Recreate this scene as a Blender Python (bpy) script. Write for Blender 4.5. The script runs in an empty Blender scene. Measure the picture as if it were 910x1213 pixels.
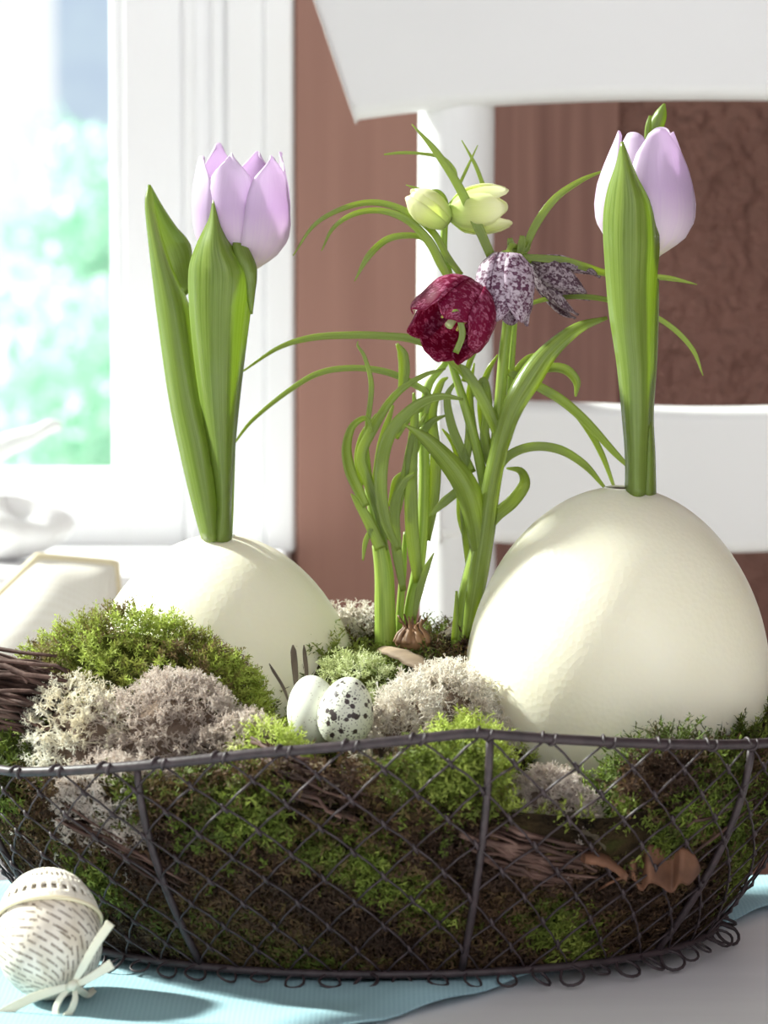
import bpy, math, random
import numpy as np
from mathutils import Vector, Matrix, Quaternion
random.seed(7)
rng = np.random.default_rng(7)
sc = bpy.context.scene
COL = sc.collection

# ------------------------------------------------------------------ camera, world, lights, exposure
D, HC, PITCH, F = 1.37, 0.2927, math.radians(4.5), 910 / 24 * 100
cam = bpy.data.cameras.new('camera'); camo = bpy.data.objects.new('camera', cam); COL.objects.link(camo)
camo.location = (0, -D, HC); camo.rotation_euler = (math.pi / 2 - PITCH, 0, 0)
cam.sensor_fit = 'HORIZONTAL'; cam.sensor_width = 24; cam.lens = 100; cam.clip_end = 200; cam.clip_start = .05
cam.dof.use_dof = True; cam.dof.focus_distance = 1.37; cam.dof.aperture_fstop = 11
sc.camera = camo

w = bpy.data.worlds.new('world'); sc.world = w; w.use_nodes = True
bg = w.node_tree.nodes['Background']; bg.inputs[0].default_value = (0.955, 0.945, 1.0, 1); bg.inputs[1].default_value = 1.08

SUN_AZ, SUN_EL = math.radians(67), math.radians(36)        # azimuth: to the left of straight ahead
sdir = Vector((-math.sin(SUN_AZ) * math.cos(SUN_EL), math.cos(SUN_AZ) * math.cos(SUN_EL), math.sin(SUN_EL)))
sl = bpy.data.lights.new('sun', 'SUN'); sl.energy = 12; sl.angle = math.radians(4.5); sl.color = (1, .98, .94)
so = bpy.data.objects.new('sun', sl); COL.objects.link(so); so.rotation_euler = sdir.to_track_quat('Z', 'Y').to_euler()
# added soft fill lamp, unseen, up and behind the camera's right shoulder
al = bpy.data.lights.new('room_window_light', 'AREA'); al.shape = 'RECTANGLE'; al.size = 1.6; al.size_y = 1.4; al.energy = 8; al.color = (.98, .975, 1)
ao = bpy.data.objects.new('room_window_light', al); COL.objects.link(ao); ao.location = (.9, -2.6, 1.3)
ao.rotation_euler = (Vector((.9, -2.6, 1.3)) - Vector((.1, .2, .1))).to_track_quat('Z', 'Y').to_euler()

vs = sc.view_settings; vs.view_transform = 'Standard'; vs.look = 'None'; vs.gamma = 1; vs.use_curve_mapping = False; vs.exposure = 0.10

# ------------------------------------------------------------------ helpers
RV = Vector((1, 0, 0)); FV = Vector((0, math.cos(PITCH), -math.sin(PITCH))); UV_ = Vector((0, math.sin(PITCH), math.cos(PITCH)))
CAM = Vector((0, -D, HC))
def ray(px, py): return FV + RV * ((px - 455) / F) - UV_ * ((py - 606.5) / F)
def P(px, py, Y=0.0):
    d = ray(px, py); return CAM + d * ((Y + D) / d.y)
def T(px, py, z=0.0):
    d = ray(px, py); return CAM + d * ((z - HC) / d.z)

ORG = {}
def link(o, parent):
    COL.objects.link(o)
    if parent is not None: o.parent = parent
def root(name, loc, label, cat, group=None, kind=None):
    o = bpy.data.objects.new(name, None); o.empty_display_size = .02; o.location = loc; COL.objects.link(o)
    ORG[o] = Vector(loc); tag(o, label, cat, group, kind); return o
def tag(o, label=None, cat=None, group=None, kind=None):
    if label: o['label'] = label
    if cat: o['category'] = cat
    if group: o['group'] = group
    if kind: o['kind'] = kind
    return o
def mk(name, verts, faces, mat, parent=None, smooth=True, uvs=None, loc=None, rnd=None):
    """one mesh object, verts in world space; loc = base point for a top-level one"""
    o_ = ORG[parent] if parent is not None else (Vector(loc) if loc is not None else Vector((0, 0, 0)))
    me = bpy.data.meshes.new(name)
    if isinstance(verts, np.ndarray):
        v = (verts - np.array(o_)).astype(np.float32); f = np.asarray(faces, np.int32); k = f.shape[1]
        me.vertices.add(len(v)); me.vertices.foreach_set('co', v.ravel())
        me.loops.add(f.size); me.loops.foreach_set('vertex_index', f.ravel())
        me.polygons.add(len(f)); me.polygons.foreach_set('loop_start', np.arange(0, f.size, k, dtype=np.int32))
        me.update(calc_edges=True); me.validate()
    else:
        me.from_pydata([tuple(Vector(q) - o_) for q in verts], [], faces); me.update()
    if uvs is not None:
        ul = me.uv_layers.new(name='UVMap'); arr = np.array(uvs, np.float32)
        li = np.empty(len(me.loops), np.int32); me.loops.foreach_get('vertex_index', li)
        ul.data.foreach_set('uv', arr[li].ravel())
    if rnd is not None:
        a = me.attributes.new('rnd', 'FLOAT', 'POINT'); a.data.foreach_set('value', np.asarray(rnd, np.float32))
    if smooth: me.polygons.foreach_set('use_smooth', np.ones(len(me.polygons), bool))
    if mat: me.materials.append(mat)
    o = bpy.data.objects.new(name, me); link(o, parent)
    if parent is None: o.location = o_
    ORG[o] = o_
    return o

def crom(pts, n):
    """catmull-rom resample of tuples (any dimension) to n points"""
    p = np.array(pts, float)
    if len(p) == 1: return np.repeat(p, n, 0)
    if len(p) == 2:
        t = np.linspace(0, 1, n)[:, None]; return p[0] * (1 - t) + p[1] * t
    p = np.vstack([2 * p[0] - p[1], p, 2 * p[-1] - p[-2]])
    m = len(p) - 3; out = []
    for u in np.linspace(0, m - 1e-9, n):
        i = int(u); t = u - i; a, b, c, d = p[i:i + 4]
        out.append(.5 * ((2 * b) + (-a + c) * t + (2 * a - 5 * b + 4 * c - d) * t * t + (-a + 3 * b - 3 * c + d) * t ** 3))
    return np.array(out)

def grid_faces(nu, nv, wrapu=False, off=0):
    f = []
    for i in range(nu if wrapu else nu - 1):
        for j in range(nv - 1):
            a = i * nv + j; b = ((i + 1) % nu) * nv + j
            f.append((off + a, off + b, off + b + 1, off + a + 1))
    return f

def tube_vf(pts, rad, sides=8, closed=False, off=0, caps=True):
    pts = [Vector(p) for p in pts]; n = len(pts)
    rad = list(np.interp(np.linspace(0, 1, n), np.linspace(0, 1, len(rad)), rad)) if hasattr(rad, '__len__') else [rad] * n
    v, f = [], []; ref = None
    for i, p in enumerate(pts):
        t = (pts[(i + 1) % n] - pts[i - 1]) if closed else (pts[min(i + 1, n - 1)] - pts[max(i - 1, 0)])
        if t.length < 1e-9: t = Vector((0, 0, 1))
        t.normalize()
        if ref is None:
            ref = Vector((0, 0, 1)) if abs(t.z) < .9 else Vector((1, 0, 0))
        a = ref - t * ref.dot(t); a.normalize(); ref = a; b = t.cross(a)
        for k in range(sides):
            an = 2 * math.pi * k / sides
            v.append(p + (a * math.cos(an) + b * math.sin(an)) * rad[i])
    m = n if closed else n - 1
    for i in range(m):
        for k in range(sides):
            i2 = (i + 1) % n; k2 = (k + 1) % sides
            f.append((off + i * sides + k, off + i * sides + k2, off + i2 * sides + k2, off + i2 * sides + k))
    if caps and not closed:
        f.append(tuple(off + k for k in reversed(range(sides)))); f.append(tuple(off + (n - 1) * sides + k for k in range(sides)))
    return v, f
def tube(name, pts, rad, mat, parent=None, sides=8, closed=False, **kw):
    v, f = tube_vf(pts, rad, sides, closed); return mk(name, v, f, mat, parent, **kw)
class MB:
    def __init__(s): s.v = []; s.f = []
    def add(s, v, f):
        o = len(s.v); s.v += list(v); s.f += [tuple(i + o for i in q) for q in f]; return s
    def tube(s, pts, rad, sides=6, closed=False): return s.add(*tube_vf(pts, rad, sides, closed))
    def box(s, lo, hi, bev=0):
        (x0, y0, z0), (x1, y1, z1) = lo, hi
        v = [(x, y, z) for x in (x0, x1) for y in (y0, y1) for z in (z0, z1)]
        return s.add([Vector(q) for q in v], [(0, 1, 3, 2), (4, 6, 7, 5), (0, 4, 5, 1), (2, 3, 7, 6), (0, 2, 6, 4), (1, 5, 7, 3)])
    def build(s, name, mat, parent=None, smooth=True, **kw): return mk(name, s.v, s.f, mat, parent, smooth, **kw)
def box(name, lo, hi, mat, parent=None, bev=.003, **kw):
    o = MB().box(lo, hi).build(name, mat, parent, False, **kw)
    if bev: bevel(o, bev)
    return o
def bevel(o, wd, seg=3):
    m = o.modifiers.new('bevel', 'BEVEL'); m.width = wd; m.segments = seg; m.limit_method = 'ANGLE'
    o.data.polygons.foreach_set('use_smooth', np.ones(len(o.data.polygons), bool))
    m.harden_normals = True
    return o
def solid(o, th, off=0):
    m = o.modifiers.new('thickness', 'SOLIDIFY'); m.thickness = th; m.offset = off; return o
def subd(o, n=1):
    m = o.modifiers.new('subdivision', 'SUBSURF'); m.levels = n; m.render_levels = n; return o

# ------------------------------------------------------------------ materials
def newmat(name):
    m = bpy.data.materials.new(name); m.use_nodes = True; nt = m.node_tree
    return m, nt, nt.nodes['Principled BSDF'], nt.nodes['Material Output']
def N(nt, typ, **props):
    n = nt.nodes.new(typ)
    for k, v in props.items():
        if k in n.inputs: n.inputs[k].default_value = v
        else: setattr(n, k, v)
    return n
def c4(c): return (c[0], c[1], c[2], 1)
def srgb(r, g, b):
    f = lambda u: (u / 255 / 12.92) if u / 255 <= .04045 else ((u / 255 + .055) / 1.055) ** 2.4
    return (f(r), f(g), f(b))
def ramp(nt, stops):
    r = nt.nodes.new('ShaderNodeValToRGB'); e = r.color_ramp.elements
    while len(e) < len(stops): e.new(.5)
    for k, (p, c) in zip(e, stops): k.position = p; k.color = c4(c)
    return r
def coords(nt, scale=(1, 1, 1), kind='Object'):
    tc = nt.nodes.new('ShaderNodeTexCoord'); mp = nt.nodes.new('ShaderNodeMapping'); mp.inputs['Scale'].default_value = scale
    nt.links.new(tc.outputs[kind], mp.inputs[0]); return mp.outputs[0]
def noisy(name, stops, scale=40, stretch=(1, 1, 1), rough=.5, bump=0, bscale=None, spec=.5, transl=0, tcol=None, detail=4, sss=0, kind='Object', bdist=.001):
    m, nt, p, out = newmat(name); L = nt.links.new
    co = coords(nt, stretch, kind); nz = N(nt, 'ShaderNodeTexNoise', Scale=scale, Detail=detail); L(co, nz.inputs[0])
    r = ramp(nt, stops); L(nz.outputs[0], r.inputs[0]); L(r.outputs[0], p.inputs['Base Color'])
    p.inputs['Roughness'].default_value = rough; p.inputs['Specular IOR Level'].default_value = spec
    if sss:
        p.inputs['Subsurface Weight'].default_value = sss; p.inputs['Subsurface Radius'].default_value = (.01, .008, .006); p.inputs['Subsurface Scale'].default_value = .5
    if bump:
        n2 = N(nt, 'ShaderNodeTexNoise', Scale=bscale or scale * 3, Detail=5); L(co, n2.inputs[0])
        b = N(nt, 'ShaderNodeBump', Strength=bump, Distance=bdist); L(n2.outputs[0], b.inputs['Height']); L(b.outputs[0], p.inputs['Normal'])
    if transl:
        tr = nt.nodes.new('ShaderNodeBsdfTranslucent'); mx = N(nt, 'ShaderNodeMixShader'); mx.inputs[0].default_value = transl
        if tcol: tr.inputs[0].default_value = c4(tcol)
        else: L(r.outputs[0], tr.inputs[0])
        L(p.outputs[0], mx.inputs[1]); L(tr.outputs[0], mx.inputs[2]); L(mx.outputs[0], out.inputs[0])
    return m
def rndmat(name, stops, rough=.7, transl=.3, spec=.25):
    """colour varies piece by piece through the 'rnd' attribute"""
    m, nt, p, out = newmat(name); L = nt.links.new
    a = N(nt, 'ShaderNodeAttribute', attribute_name='rnd'); r = ramp(nt, stops); L(a.outputs['Fac'], r.inputs[0])
    L(r.outputs[0], p.inputs['Base Color']); p.inputs['Roughness'].default_value = rough; p.inputs['Specular IOR Level'].default_value = spec
    tr = nt.nodes.new('ShaderNodeBsdfTranslucent'); L(r.outputs[0], tr.inputs[0]); mx = nt.nodes.new('ShaderNodeMixShader'); mx.inputs[0].default_value = transl
    L(p.outputs[0], mx.inputs[1]); L(tr.outputs[0], mx.inputs[2]); L(mx.outputs[0], out.inputs[0]); return m

M = {}
M['white_paint'] = noisy('white_paint', [(.3, (.89, .89, .90)), (.7, (.93, .93, .94))], 6, rough=.38, bump=.12, bscale=60)
M['chair_paint'] = noisy('chair_paint', [(.3, (.80, .80, .79)), (.7, (.85, .85, .84))], 5, rough=.4, bump=.1, bscale=45)
M['table_paint'] = noisy('table_paint', [(.3, (.82, .81, .83)), (.7, (.86, .85, .87))], 8, (1, 6, 1), rough=.45, bump=.1, bscale=60)
M['plaster'] = noisy('brown_plaster', [(.3, srgb(122, 86, 77)), (.7, srgb(133, 95, 85))], 14, rough=.7, bump=1, bscale=62, spec=.45, bdist=.03)
M['brown_wood'] = noisy('brown_wood', [(.25, srgb(104, 70, 62)), (.5, srgb(120, 84, 75)), (.75, srgb(136, 99, 88))], 9, (14, 14, .5), rough=.6, bump=.35, bscale=16, spec=.35, bdist=.002)  # grained wood with the shade of post and chair painted into its colour
M['brown_wood_light'] = noisy('smooth_brown_wood', [(.25, srgb(142, 102, 90)), (.5, srgb(152, 112, 99)), (.75, srgb(160, 119, 105))], 6, (10, 10, .4), rough=.55, bump=.1, bscale=16, spec=.35)  # lit version of the panel wood: window light painted in as a lighter tone
M['floor_wood'] = noisy('floor_wood', [(.3, srgb(120, 84, 62)), (.7, srgb(150, 108, 80))], 6, (1, 12, 1), rough=.5)
M['ostrich'] = None
def eggshell():
    m, nt, p, out = newmat('ostrich_eggshell'); L = nt.links.new
    co = coords(nt); n1 = N(nt, 'ShaderNodeTexNoise', Scale=14, Detail=3); L(co, n1.inputs[0])
    r = ramp(nt, [(.3, srgb(236, 231, 205)), (.7, srgb(243, 239, 218))]); L(n1.outputs[0], r.inputs[0]); L(r.outputs[0], p.inputs['Base Color'])
    v = N(nt, 'ShaderNodeTexVoronoi', Scale=420); L(co, v.inputs[0])
    n2 = N(nt, 'ShaderNodeTexNoise', Scale=70, Detail=3); L(co, n2.inputs[0])
    ad = N(nt, 'ShaderNodeMath', operation='MULTIPLY_ADD'); L(n2.outputs[0], ad.inputs[0]); ad.inputs[1].default_value = .7; L(v.outputs[0], ad.inputs[2])
    b = N(nt, 'ShaderNodeBump', Strength=.14, Distance=.0006); L(ad.outputs[0], b.inputs['Height']); L(b.outputs[0], p.inputs['Normal'])
    p.inputs['Roughness'].default_value = .34; p.inputs['Specular IOR Level'].default_value = .45
    p.inputs['Subsurface Weight'].default_value = .25; p.inputs['Subsurface Radius'].default_value = (.012, .010, .006); p.inputs['Subsurface Scale'].default_value = 1
    return m
M['ostrich'] = eggshell()
def quail(name, spots):
    m, nt, p, out = newmat(name); L = nt.links.new
    co = coords(nt); v = N(nt, 'ShaderNodeTexVoronoi', Scale=290 if spots else 600); L(co, v.inputs[0])
    vf = N(nt, 'ShaderNodeTexVoronoi', Scale=1000); L(co, vf.inputs[0]); mn = N(nt, 'ShaderNodeMath', operation='MINIMUM'); fa_ = N(nt, 'ShaderNodeMath', operation='ADD'); L(vf.outputs['Distance'], fa_.inputs[0]); fa_.inputs[1].default_value = .05; L(fa_.outputs[0], mn.inputs[1])
    nz = N(nt, 'ShaderNodeTexNoise', Scale=150, Detail=2); L(co, nz.inputs[0])
    mu = N(nt, 'ShaderNodeMath', operation='SUBTRACT'); L(v.outputs['Distance'], mn.inputs[0]); L(mn.outputs[0], mu.inputs[0])
    s2 = N(nt, 'ShaderNodeMath', operation='MULTIPLY'); L(nz.outputs[0], s2.inputs[0]); s2.inputs[1].default_value = .62 if spots else .25; L(s2.outputs[0], mu.inputs[1])
    r = ramp(nt, [(0, srgb(62, 50, 48)), (.02, srgb(226, 228, 210))] if spots else [(0, srgb(168, 164, 146)), (.03, srgb(226, 229, 214))])
    L(mu.outputs[0], r.inputs[0]); L(r.outputs[0], p.inputs['Base Color']); p.inputs['Roughness'].default_value = .45
    return m
M['quail_speck'] = quail('speckled_quail_shell', True); M['quail_plain'] = quail('pale_quail_shell', False)
M['wire'] = noisy('brown_wire', [(.3, srgb(44, 36, 38)), (.7, srgb(66, 54, 57))], 200, rough=.5, bump=.3, bscale=500, spec=.4, bdist=.0004)
M['moss_body'] = noisy('dark_moss_soil', [(.3, srgb(28, 22, 16)), (.6, srgb(52, 42, 26)), (.8, srgb(46, 56, 20))], 60, rough=.95, bump=1, bscale=220, spec=.1, bdist=.004)
M['moss_dark'] = rndmat('forest_moss', [(0, srgb(58, 43, 34)), (.25, srgb(92, 70, 50)), (.42, srgb(94, 80, 46)), (.52, srgb(76, 86, 32)), (.8, srgb(104, 120, 44)), (1, srgb(156, 168, 80))], transl=.3)
M['moss_green'] = rndmat('bright_moss', [(0, srgb(122, 100, 74)), (.15, srgb(134, 134, 66)), (.5, srgb(172, 190, 86)), (.85, srgb(200, 214, 112)), (1, srgb(226, 232, 160))], transl=.4)
M['moss_pale'] = rndmat('pale_moss', [(0, srgb(158, 164, 108)), (.5, srgb(192, 202, 142)), (1, srgb(226, 232, 190))], transl=.35)
M['moss_deep'] = rndmat('deep_green_moss', [(0, srgb(66, 54, 34)), (.25, srgb(68, 80, 30)), (.7, srgb(92, 110, 38)), (1, srgb(132, 150, 60))], transl=.3)
M['lichen_cream'] = rndmat('cream_lichen', [(0, srgb(240, 232, 210)), (.5, srgb(253, 249, 236)), (1, srgb(255, 254, 246))], transl=.55)
M['lichen_beige'] = rndmat('beige_lichen', [(0, srgb(188, 174, 164)), (.5, srgb(230, 219, 209)), (1, srgb(247, 240, 233))], transl=.5)
M['lichen_grey'] = rndmat('grey_lichen', [(0, srgb(222, 212, 198)), (.5, srgb(246, 240, 230)), (1, srgb(254, 252, 246))], transl=.55)
M['twig'] = noisy('twig_bark', [(.3, srgb(46, 34, 30)), (.55, srgb(80, 58, 50)), (.8, srgb(130, 104, 94))], 60, (1, 1, 1), rough=.7, bump=.5, bscale=300, spec=.3)
M['bark'] = noisy('grey_bark', [(.3, srgb(52, 44, 36)), (.6, srgb(92, 84, 68)), (.8, srgb(140, 100, 76))], 50, (1, 4, 4), rough=.85, bump=.8, bscale=120, spec=.2, bdist=.002)
M['dry_leaf'] = noisy('dry_brown_leaf', [(.3, srgb(92, 62, 46)), (.7, srgb(150, 106, 80))], 60, rough=.7, bump=.5, bscale=140, transl=.3)
M['bulb'] = noisy('bulb_skin', [(.3, srgb(86, 56, 38)), (.7, srgb(164, 124, 88))], 60, (1, 1, .25), rough=.55, bump=.4, bscale=90, transl=.1)
M['wood_chip'] = noisy('pale_wood_chip', [(.3, srgb(104, 86, 68)), (.7, srgb(150, 130, 104))], 40, (.3, 3, 3), rough=.8, bump=.5, bscale=120)
def leafmat(name, dark, light, tcol, transl=.42, rough=.36, sx=240, streak=.12):
    m, nt, p, out = newmat(name); L = nt.links.new
    uv = coords(nt, (26, 1.2, 1), 'UV'); nz = N(nt, 'ShaderNodeTexNoise', Scale=1.6, Detail=3); L(uv, nz.inputs[0])
    r = ramp(nt, [(.34, dark), (.66, light)]); L(nz.outputs[0], r.inputs[0]); L(r.outputs[0], p.inputs['Base Color'])
    p.inputs['Roughness'].default_value = rough; p.inputs['Specular IOR Level'].default_value = .6
    b = N(nt, 'ShaderNodeBump', Strength=.25, Distance=.0005); L(nz.outputs[0], b.inputs['Height']); L(b.outputs[0], p.inputs['Normal'])
    tr = nt.nodes.new('ShaderNodeBsdfTranslucent'); tr.inputs[0].default_value = c4(tcol); mx = nt.nodes.new('ShaderNodeMixShader'); mx.inputs[0].default_value = transl
    L(p.outputs[0], mx.inputs[1]); L(tr.outputs[0], mx.inputs[2]); L(mx.outputs[0], out.inputs[0]); return m
M['tulip_leaf'] = leafmat('tulip_leaf', srgb(104, 126, 52), srgb(142, 160, 82), srgb(190, 212, 40), .38, .27)
M['frit_leaf'] = leafmat('fritillary_leaf', srgb(98, 122, 44), srgb(158, 176, 92), srgb(198, 212, 60), .4, .22)
M['tulip_stem'] = leafmat('tulip_stem', srgb(122, 152, 54), srgb(162, 186, 84), srgb(180, 208, 60), .22)
M['frit_stem'] = leafmat('fritillary_stem', srgb(122, 150, 54), srgb(172, 192, 90), srgb(186, 210, 70), .25)
def petalmat(name, stops, tcol, transl=.45, rough=.5):
    """colour runs along the petal from its foot (v=0) to its tip (v=1), with fine lengthwise veins"""
    m, nt, p, out = newmat(name); L = nt.links.new
    tc = nt.nodes.new('ShaderNodeTexCoord'); sp = nt.nodes.new('ShaderNodeSeparateXYZ'); L(tc.outputs['UV'], sp.inputs[0])
    mp = nt.nodes.new('ShaderNodeMapping'); mp.inputs['Scale'].default_value = (22, 1, 1); L(tc.outputs['UV'], mp.inputs[0])
    nz = N(nt, 'ShaderNodeTexNoise', Scale=1.5, Detail=3); L(mp.outputs[0], nz.inputs[0])
    ad = N(nt, 'ShaderNodeMath', operation='MULTIPLY_ADD'); L(nz.outputs[0], ad.inputs[0]); ad.inputs[1].default_value = .3; L(sp.outputs[1], ad.inputs[2])
    r = ramp(nt, stops); L(ad.outputs[0], r.inputs[0]); L(r.outputs[0], p.inputs['Base Color']); p.inputs['Roughness'].default_value = rough
    p.inputs['Sheen Weight'].default_value = .15
    tr = nt.nodes.new('ShaderNodeBsdfTranslucent'); mc = N(nt, 'ShaderNodeMix', data_type='RGBA', blend_type='MULTIPLY'); mc.inputs[0].default_value = 1
    L(r.outputs[0], mc.inputs[6]); mc.inputs[7].default_value = c4(tcol); L(mc.outputs[2], tr.inputs[0])
    mx = nt.nodes.new('ShaderNodeMixShader'); mx.inputs[0].default_value = transl
    L(p.outputs[0], mx.inputs[1]); L(tr.outputs[0], mx.inputs[2]); L(mx.outputs[0], out.inputs[0]); return m
M['tulip_petal'] = petalmat('lilac_tulip_petal', [(.08, srgb(238, 236, 196)), (.3, srgb(234, 221, 229)), (.7, srgb(221, 198, 226)), (1, srgb(232, 215, 236))], (1, .97, 1))
M['pale_petal'] = petalmat('pale_green_petal', [(.1, srgb(206, 224, 130)), (.6, srgb(236, 242, 170)), (1, srgb(250, 250, 220))], (1, 1, .85), .55)
def checkmat(name, dark, light, tcol, sx, sy, thr=.5, transl=.4):
    m, nt, p, out = newmat(name); L = nt.links.new
    tc = nt.nodes.new('ShaderNodeTexCoord'); mp = nt.nodes.new('ShaderNodeMapping'); mp.inputs['Scale'].default_value = (sx, sy, 1); L(tc.outputs['UV'], mp.inputs[0])
    nd = N(nt, 'ShaderNodeTexNoise', Scale=1.2, Detail=2); L(mp.outputs[0], nd.inputs[0])
    mv = N(nt, 'ShaderNodeMix', data_type='VECTOR'); mv.inputs[0].default_value = .12; L(mp.outputs[0], mv.inputs[4]); L(nd.outputs[1], mv.inputs[5])
    ck = N(nt, 'ShaderNodeTexVoronoi', Scale=1.0, Randomness=.55); L(mv.outputs[1], ck.inputs[0])
    nz = N(nt, 'ShaderNodeTexNoise', Scale=1.3, Detail=4); L(mp.outputs[0], nz.inputs[0])
    ad = N(nt, 'ShaderNodeMath', operation='MULTIPLY_ADD'); L(ck.outputs[1], ad.inputs[0]); ad.inputs[1].default_value = .5; L(nz.outputs[0], ad.inputs[2])
    r = ramp(nt, [(thr - .12, dark), (thr + .14, light)]); L(ad.outputs[0], r.inputs[0]); L(r.outputs[0], p.inputs['Base Color']); p.inputs['Roughness'].default_value = .45
    tr = nt.nodes.new('ShaderNodeBsdfTranslucent'); mc = N(nt, 'ShaderNodeMix', data_type='RGBA', blend_type='MULTIPLY'); mc.inputs[0].default_value = 1
    L(r.outputs[0], mc.inputs[6]); mc.inputs[7].default_value = c4(tcol); L(mc.outputs[2], tr.inputs[0])
    mx = nt.nodes.new('ShaderNodeMixShader'); mx.inputs[0].default_value = transl
    L(p.outputs[0], mx.inputs[1]); L(tr.outputs[0], mx.inputs[2]); L(mx.outputs[0], out.inputs[0]); return m
M['check_mauve'] = checkmat('chequered_mauve_petal', srgb(104, 54, 86), srgb(214, 198, 212), (.95, .8, .88), 12, 22, .72)
M['check_crimson'] = checkmat('chequered_crimson_petal', srgb(156, 20, 78), srgb(226, 140, 180), (1, .55, .7), 12, 22, .86, .65)
M['check_dusky'] = checkmat('chequered_dusky_petal', srgb(92, 60, 78), srgb(196, 180, 188), (.9, .75, .8), 12, 22, .76)
M['anther'] = noisy('yellow_anther', [(.3, srgb(200, 190, 90)), (.7, srgb(224, 214, 120))], 200, rough=.7)
M['style'] = noisy('pale_style', [(.3, srgb(200, 214, 130)), (.7, srgb(232, 240, 190))], 100, rough=.5, transl=.2)
M['cloth_blue'] = None
def clothmat(name, a, b, scale=900, rough=.9, transl=.0):
    m, nt, p, out = newmat(name); L = nt.links.new
    co = coords(nt); w1 = N(nt, 'ShaderNodeTexWave', Scale=scale, Distortion=.6, wave_type='BANDS', bands_direction='X'); L(co, w1.inputs[0])
    w2 = N(nt, 'ShaderNodeTexWave', Scale=scale, Distortion=.6, wave_type='BANDS', bands_direction='Y'); L(co, w2.inputs[0])
    mx = N(nt, 'ShaderNodeMath', operation='MAXIMUM'); L(w1.outputs[1], mx.inputs[0]); L(w2.outputs[1], mx.inputs[1])
    r = ramp(nt, [(.1, a), (.9, b)]); L(mx.outputs[0], r.inputs[0]); L(r.outputs[0], p.inputs['Base Color'])
    bm_ = N(nt, 'ShaderNodeBump', Strength=.2, Distance=.0003); L(mx.outputs[0], bm_.inputs['Height']); L(bm_.outputs[0], p.inputs['Normal'])
    p.inputs['Roughness'].default_value = rough; p.inputs['Specular IOR Level'].default_value = .2; return m
M['cloth_blue'] = clothmat('light_blue_linen', srgb(136, 170, 180), srgb(152, 185, 193), 160)
M['linen_cream'] = clothmat('cream_linen', srgb(236, 230, 218), srgb(244, 240, 230), 120)
M['piping'] = noisy('beige_piping', [(.3, srgb(228, 214, 178)), (.7, srgb(238, 226, 194))], 60, rough=.8)
M['ribbon'] = noisy('cream_ribbon', [(.3, srgb(238, 234, 212)), (.7, srgb(246, 243, 226))], 50, rough=.45, transl=.2)
M['lace'] = noisy('cream_lace', [(.3, srgb(232, 222, 204)), (.7, srgb(246, 240, 226))], 300, rough=.9, bump=.6, bscale=900)
def papermat():
    m, nt, p, out = newmat('printed_paper'); L = nt.links.new
    tc = nt.nodes.new('ShaderNodeTexCoord')
    vo = N(nt, 'ShaderNodeTexVoronoi', Scale=3.2); L(tc.outputs['UV'], vo.inputs[0])
    rot = N(nt, 'ShaderNodeVectorRotate', rotation_type='Z_AXIS'); L(tc.outputs['UV'], rot.inputs[0])
    an = N(nt, 'ShaderNodeMath', operation='MULTIPLY'); L(vo.outputs['Color'], an.inputs[0]); an.inputs[1].default_value = 1.4; L(an.outputs[0], rot.inputs['Angle'])
    br = N(nt, 'ShaderNodeTexBrick', Scale=14); br.inputs['Mortar Size'].default_value = .24; br.inputs['Brick Width'].default_value = 2.2; br.inputs['Row Height'].default_value = .72
    br.inputs['Mortar Smooth'].default_value = .1
    br.inputs['Color1'].default_value = (.05, .05, .05, 1); br.inputs['Color2'].default_value = (.35, .35, .35, 1); br.inputs['Mortar'].default_value = (1, 1, 1, 1)
    L(rot.outputs[0], br.inputs[0])
    nz = N(nt, 'ShaderNodeTexNoise', Scale=46, Detail=4); L(tc.outputs['UV'], nz.inputs[0])
    mx0 = N(nt, 'ShaderNodeMath', operation='MULTIPLY_ADD'); L(nz.outputs[0], mx0.inputs[0]); mx0.inputs[1].default_value = 2.4; mx0.inputs[2].default_value = -1.0; mx0.use_clamp = True
    mx = N(nt, 'ShaderNodeMath', operation='MAXIMUM'); L(br.outputs[0], mx.inputs[0]); L(mx0.outputs[0], mx.inputs[1])
    r = ramp(nt, [(.05, srgb(128, 114, 102)), (.8, srgb(236, 228, 216))]); L(mx.outputs[0], r.inputs[0])
    n2 = N(nt, 'ShaderNodeTexNoise', Scale=5, Detail=2); L(tc.outputs['UV'], n2.inputs[0])
    r2 = ramp(nt, [(.35, (.78, .74, .68)), (.65, (1, 1, 1))]); L(n2.outputs[0], r2.inputs[0])
    mu = N(nt, 'ShaderNodeMix', data_type='RGBA', blend_type='MULTIPLY'); mu.inputs[0].default_value = 1; L(r.outputs[0], mu.inputs[6]); L(r2.outputs[0], mu.inputs[7])
    L(mu.outputs[2], p.inputs['Base Color']); p.inputs['Roughness'].default_value = .55
    b = N(nt, 'ShaderNodeBump', Strength=.4, Distance=.0006); L(n2.outputs[0], b.inputs['Height']); L(b.outputs[0], p.inputs['Normal']); return m
M['paper'] = papermat()
M['feather'] = noisy('dark_feather', [(.3, srgb(62, 52, 44)), (.7, srgb(120, 104, 86))], 120, (1, 1, .3), rough=.7, transl=.25)
M['white_feather'] = noisy('white_feather', [(.3, (.86, .87, .86)), (.7, (.92, .92, .91))], 60, rough=.6, transl=.35)
M['ceramic'] = noisy('white_ceramic', [(.3, (.82, .80, .80)), (.7, (.88, .87, .86))], 30, rough=.4, bump=.4, bscale=50, bdist=.004)
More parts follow.
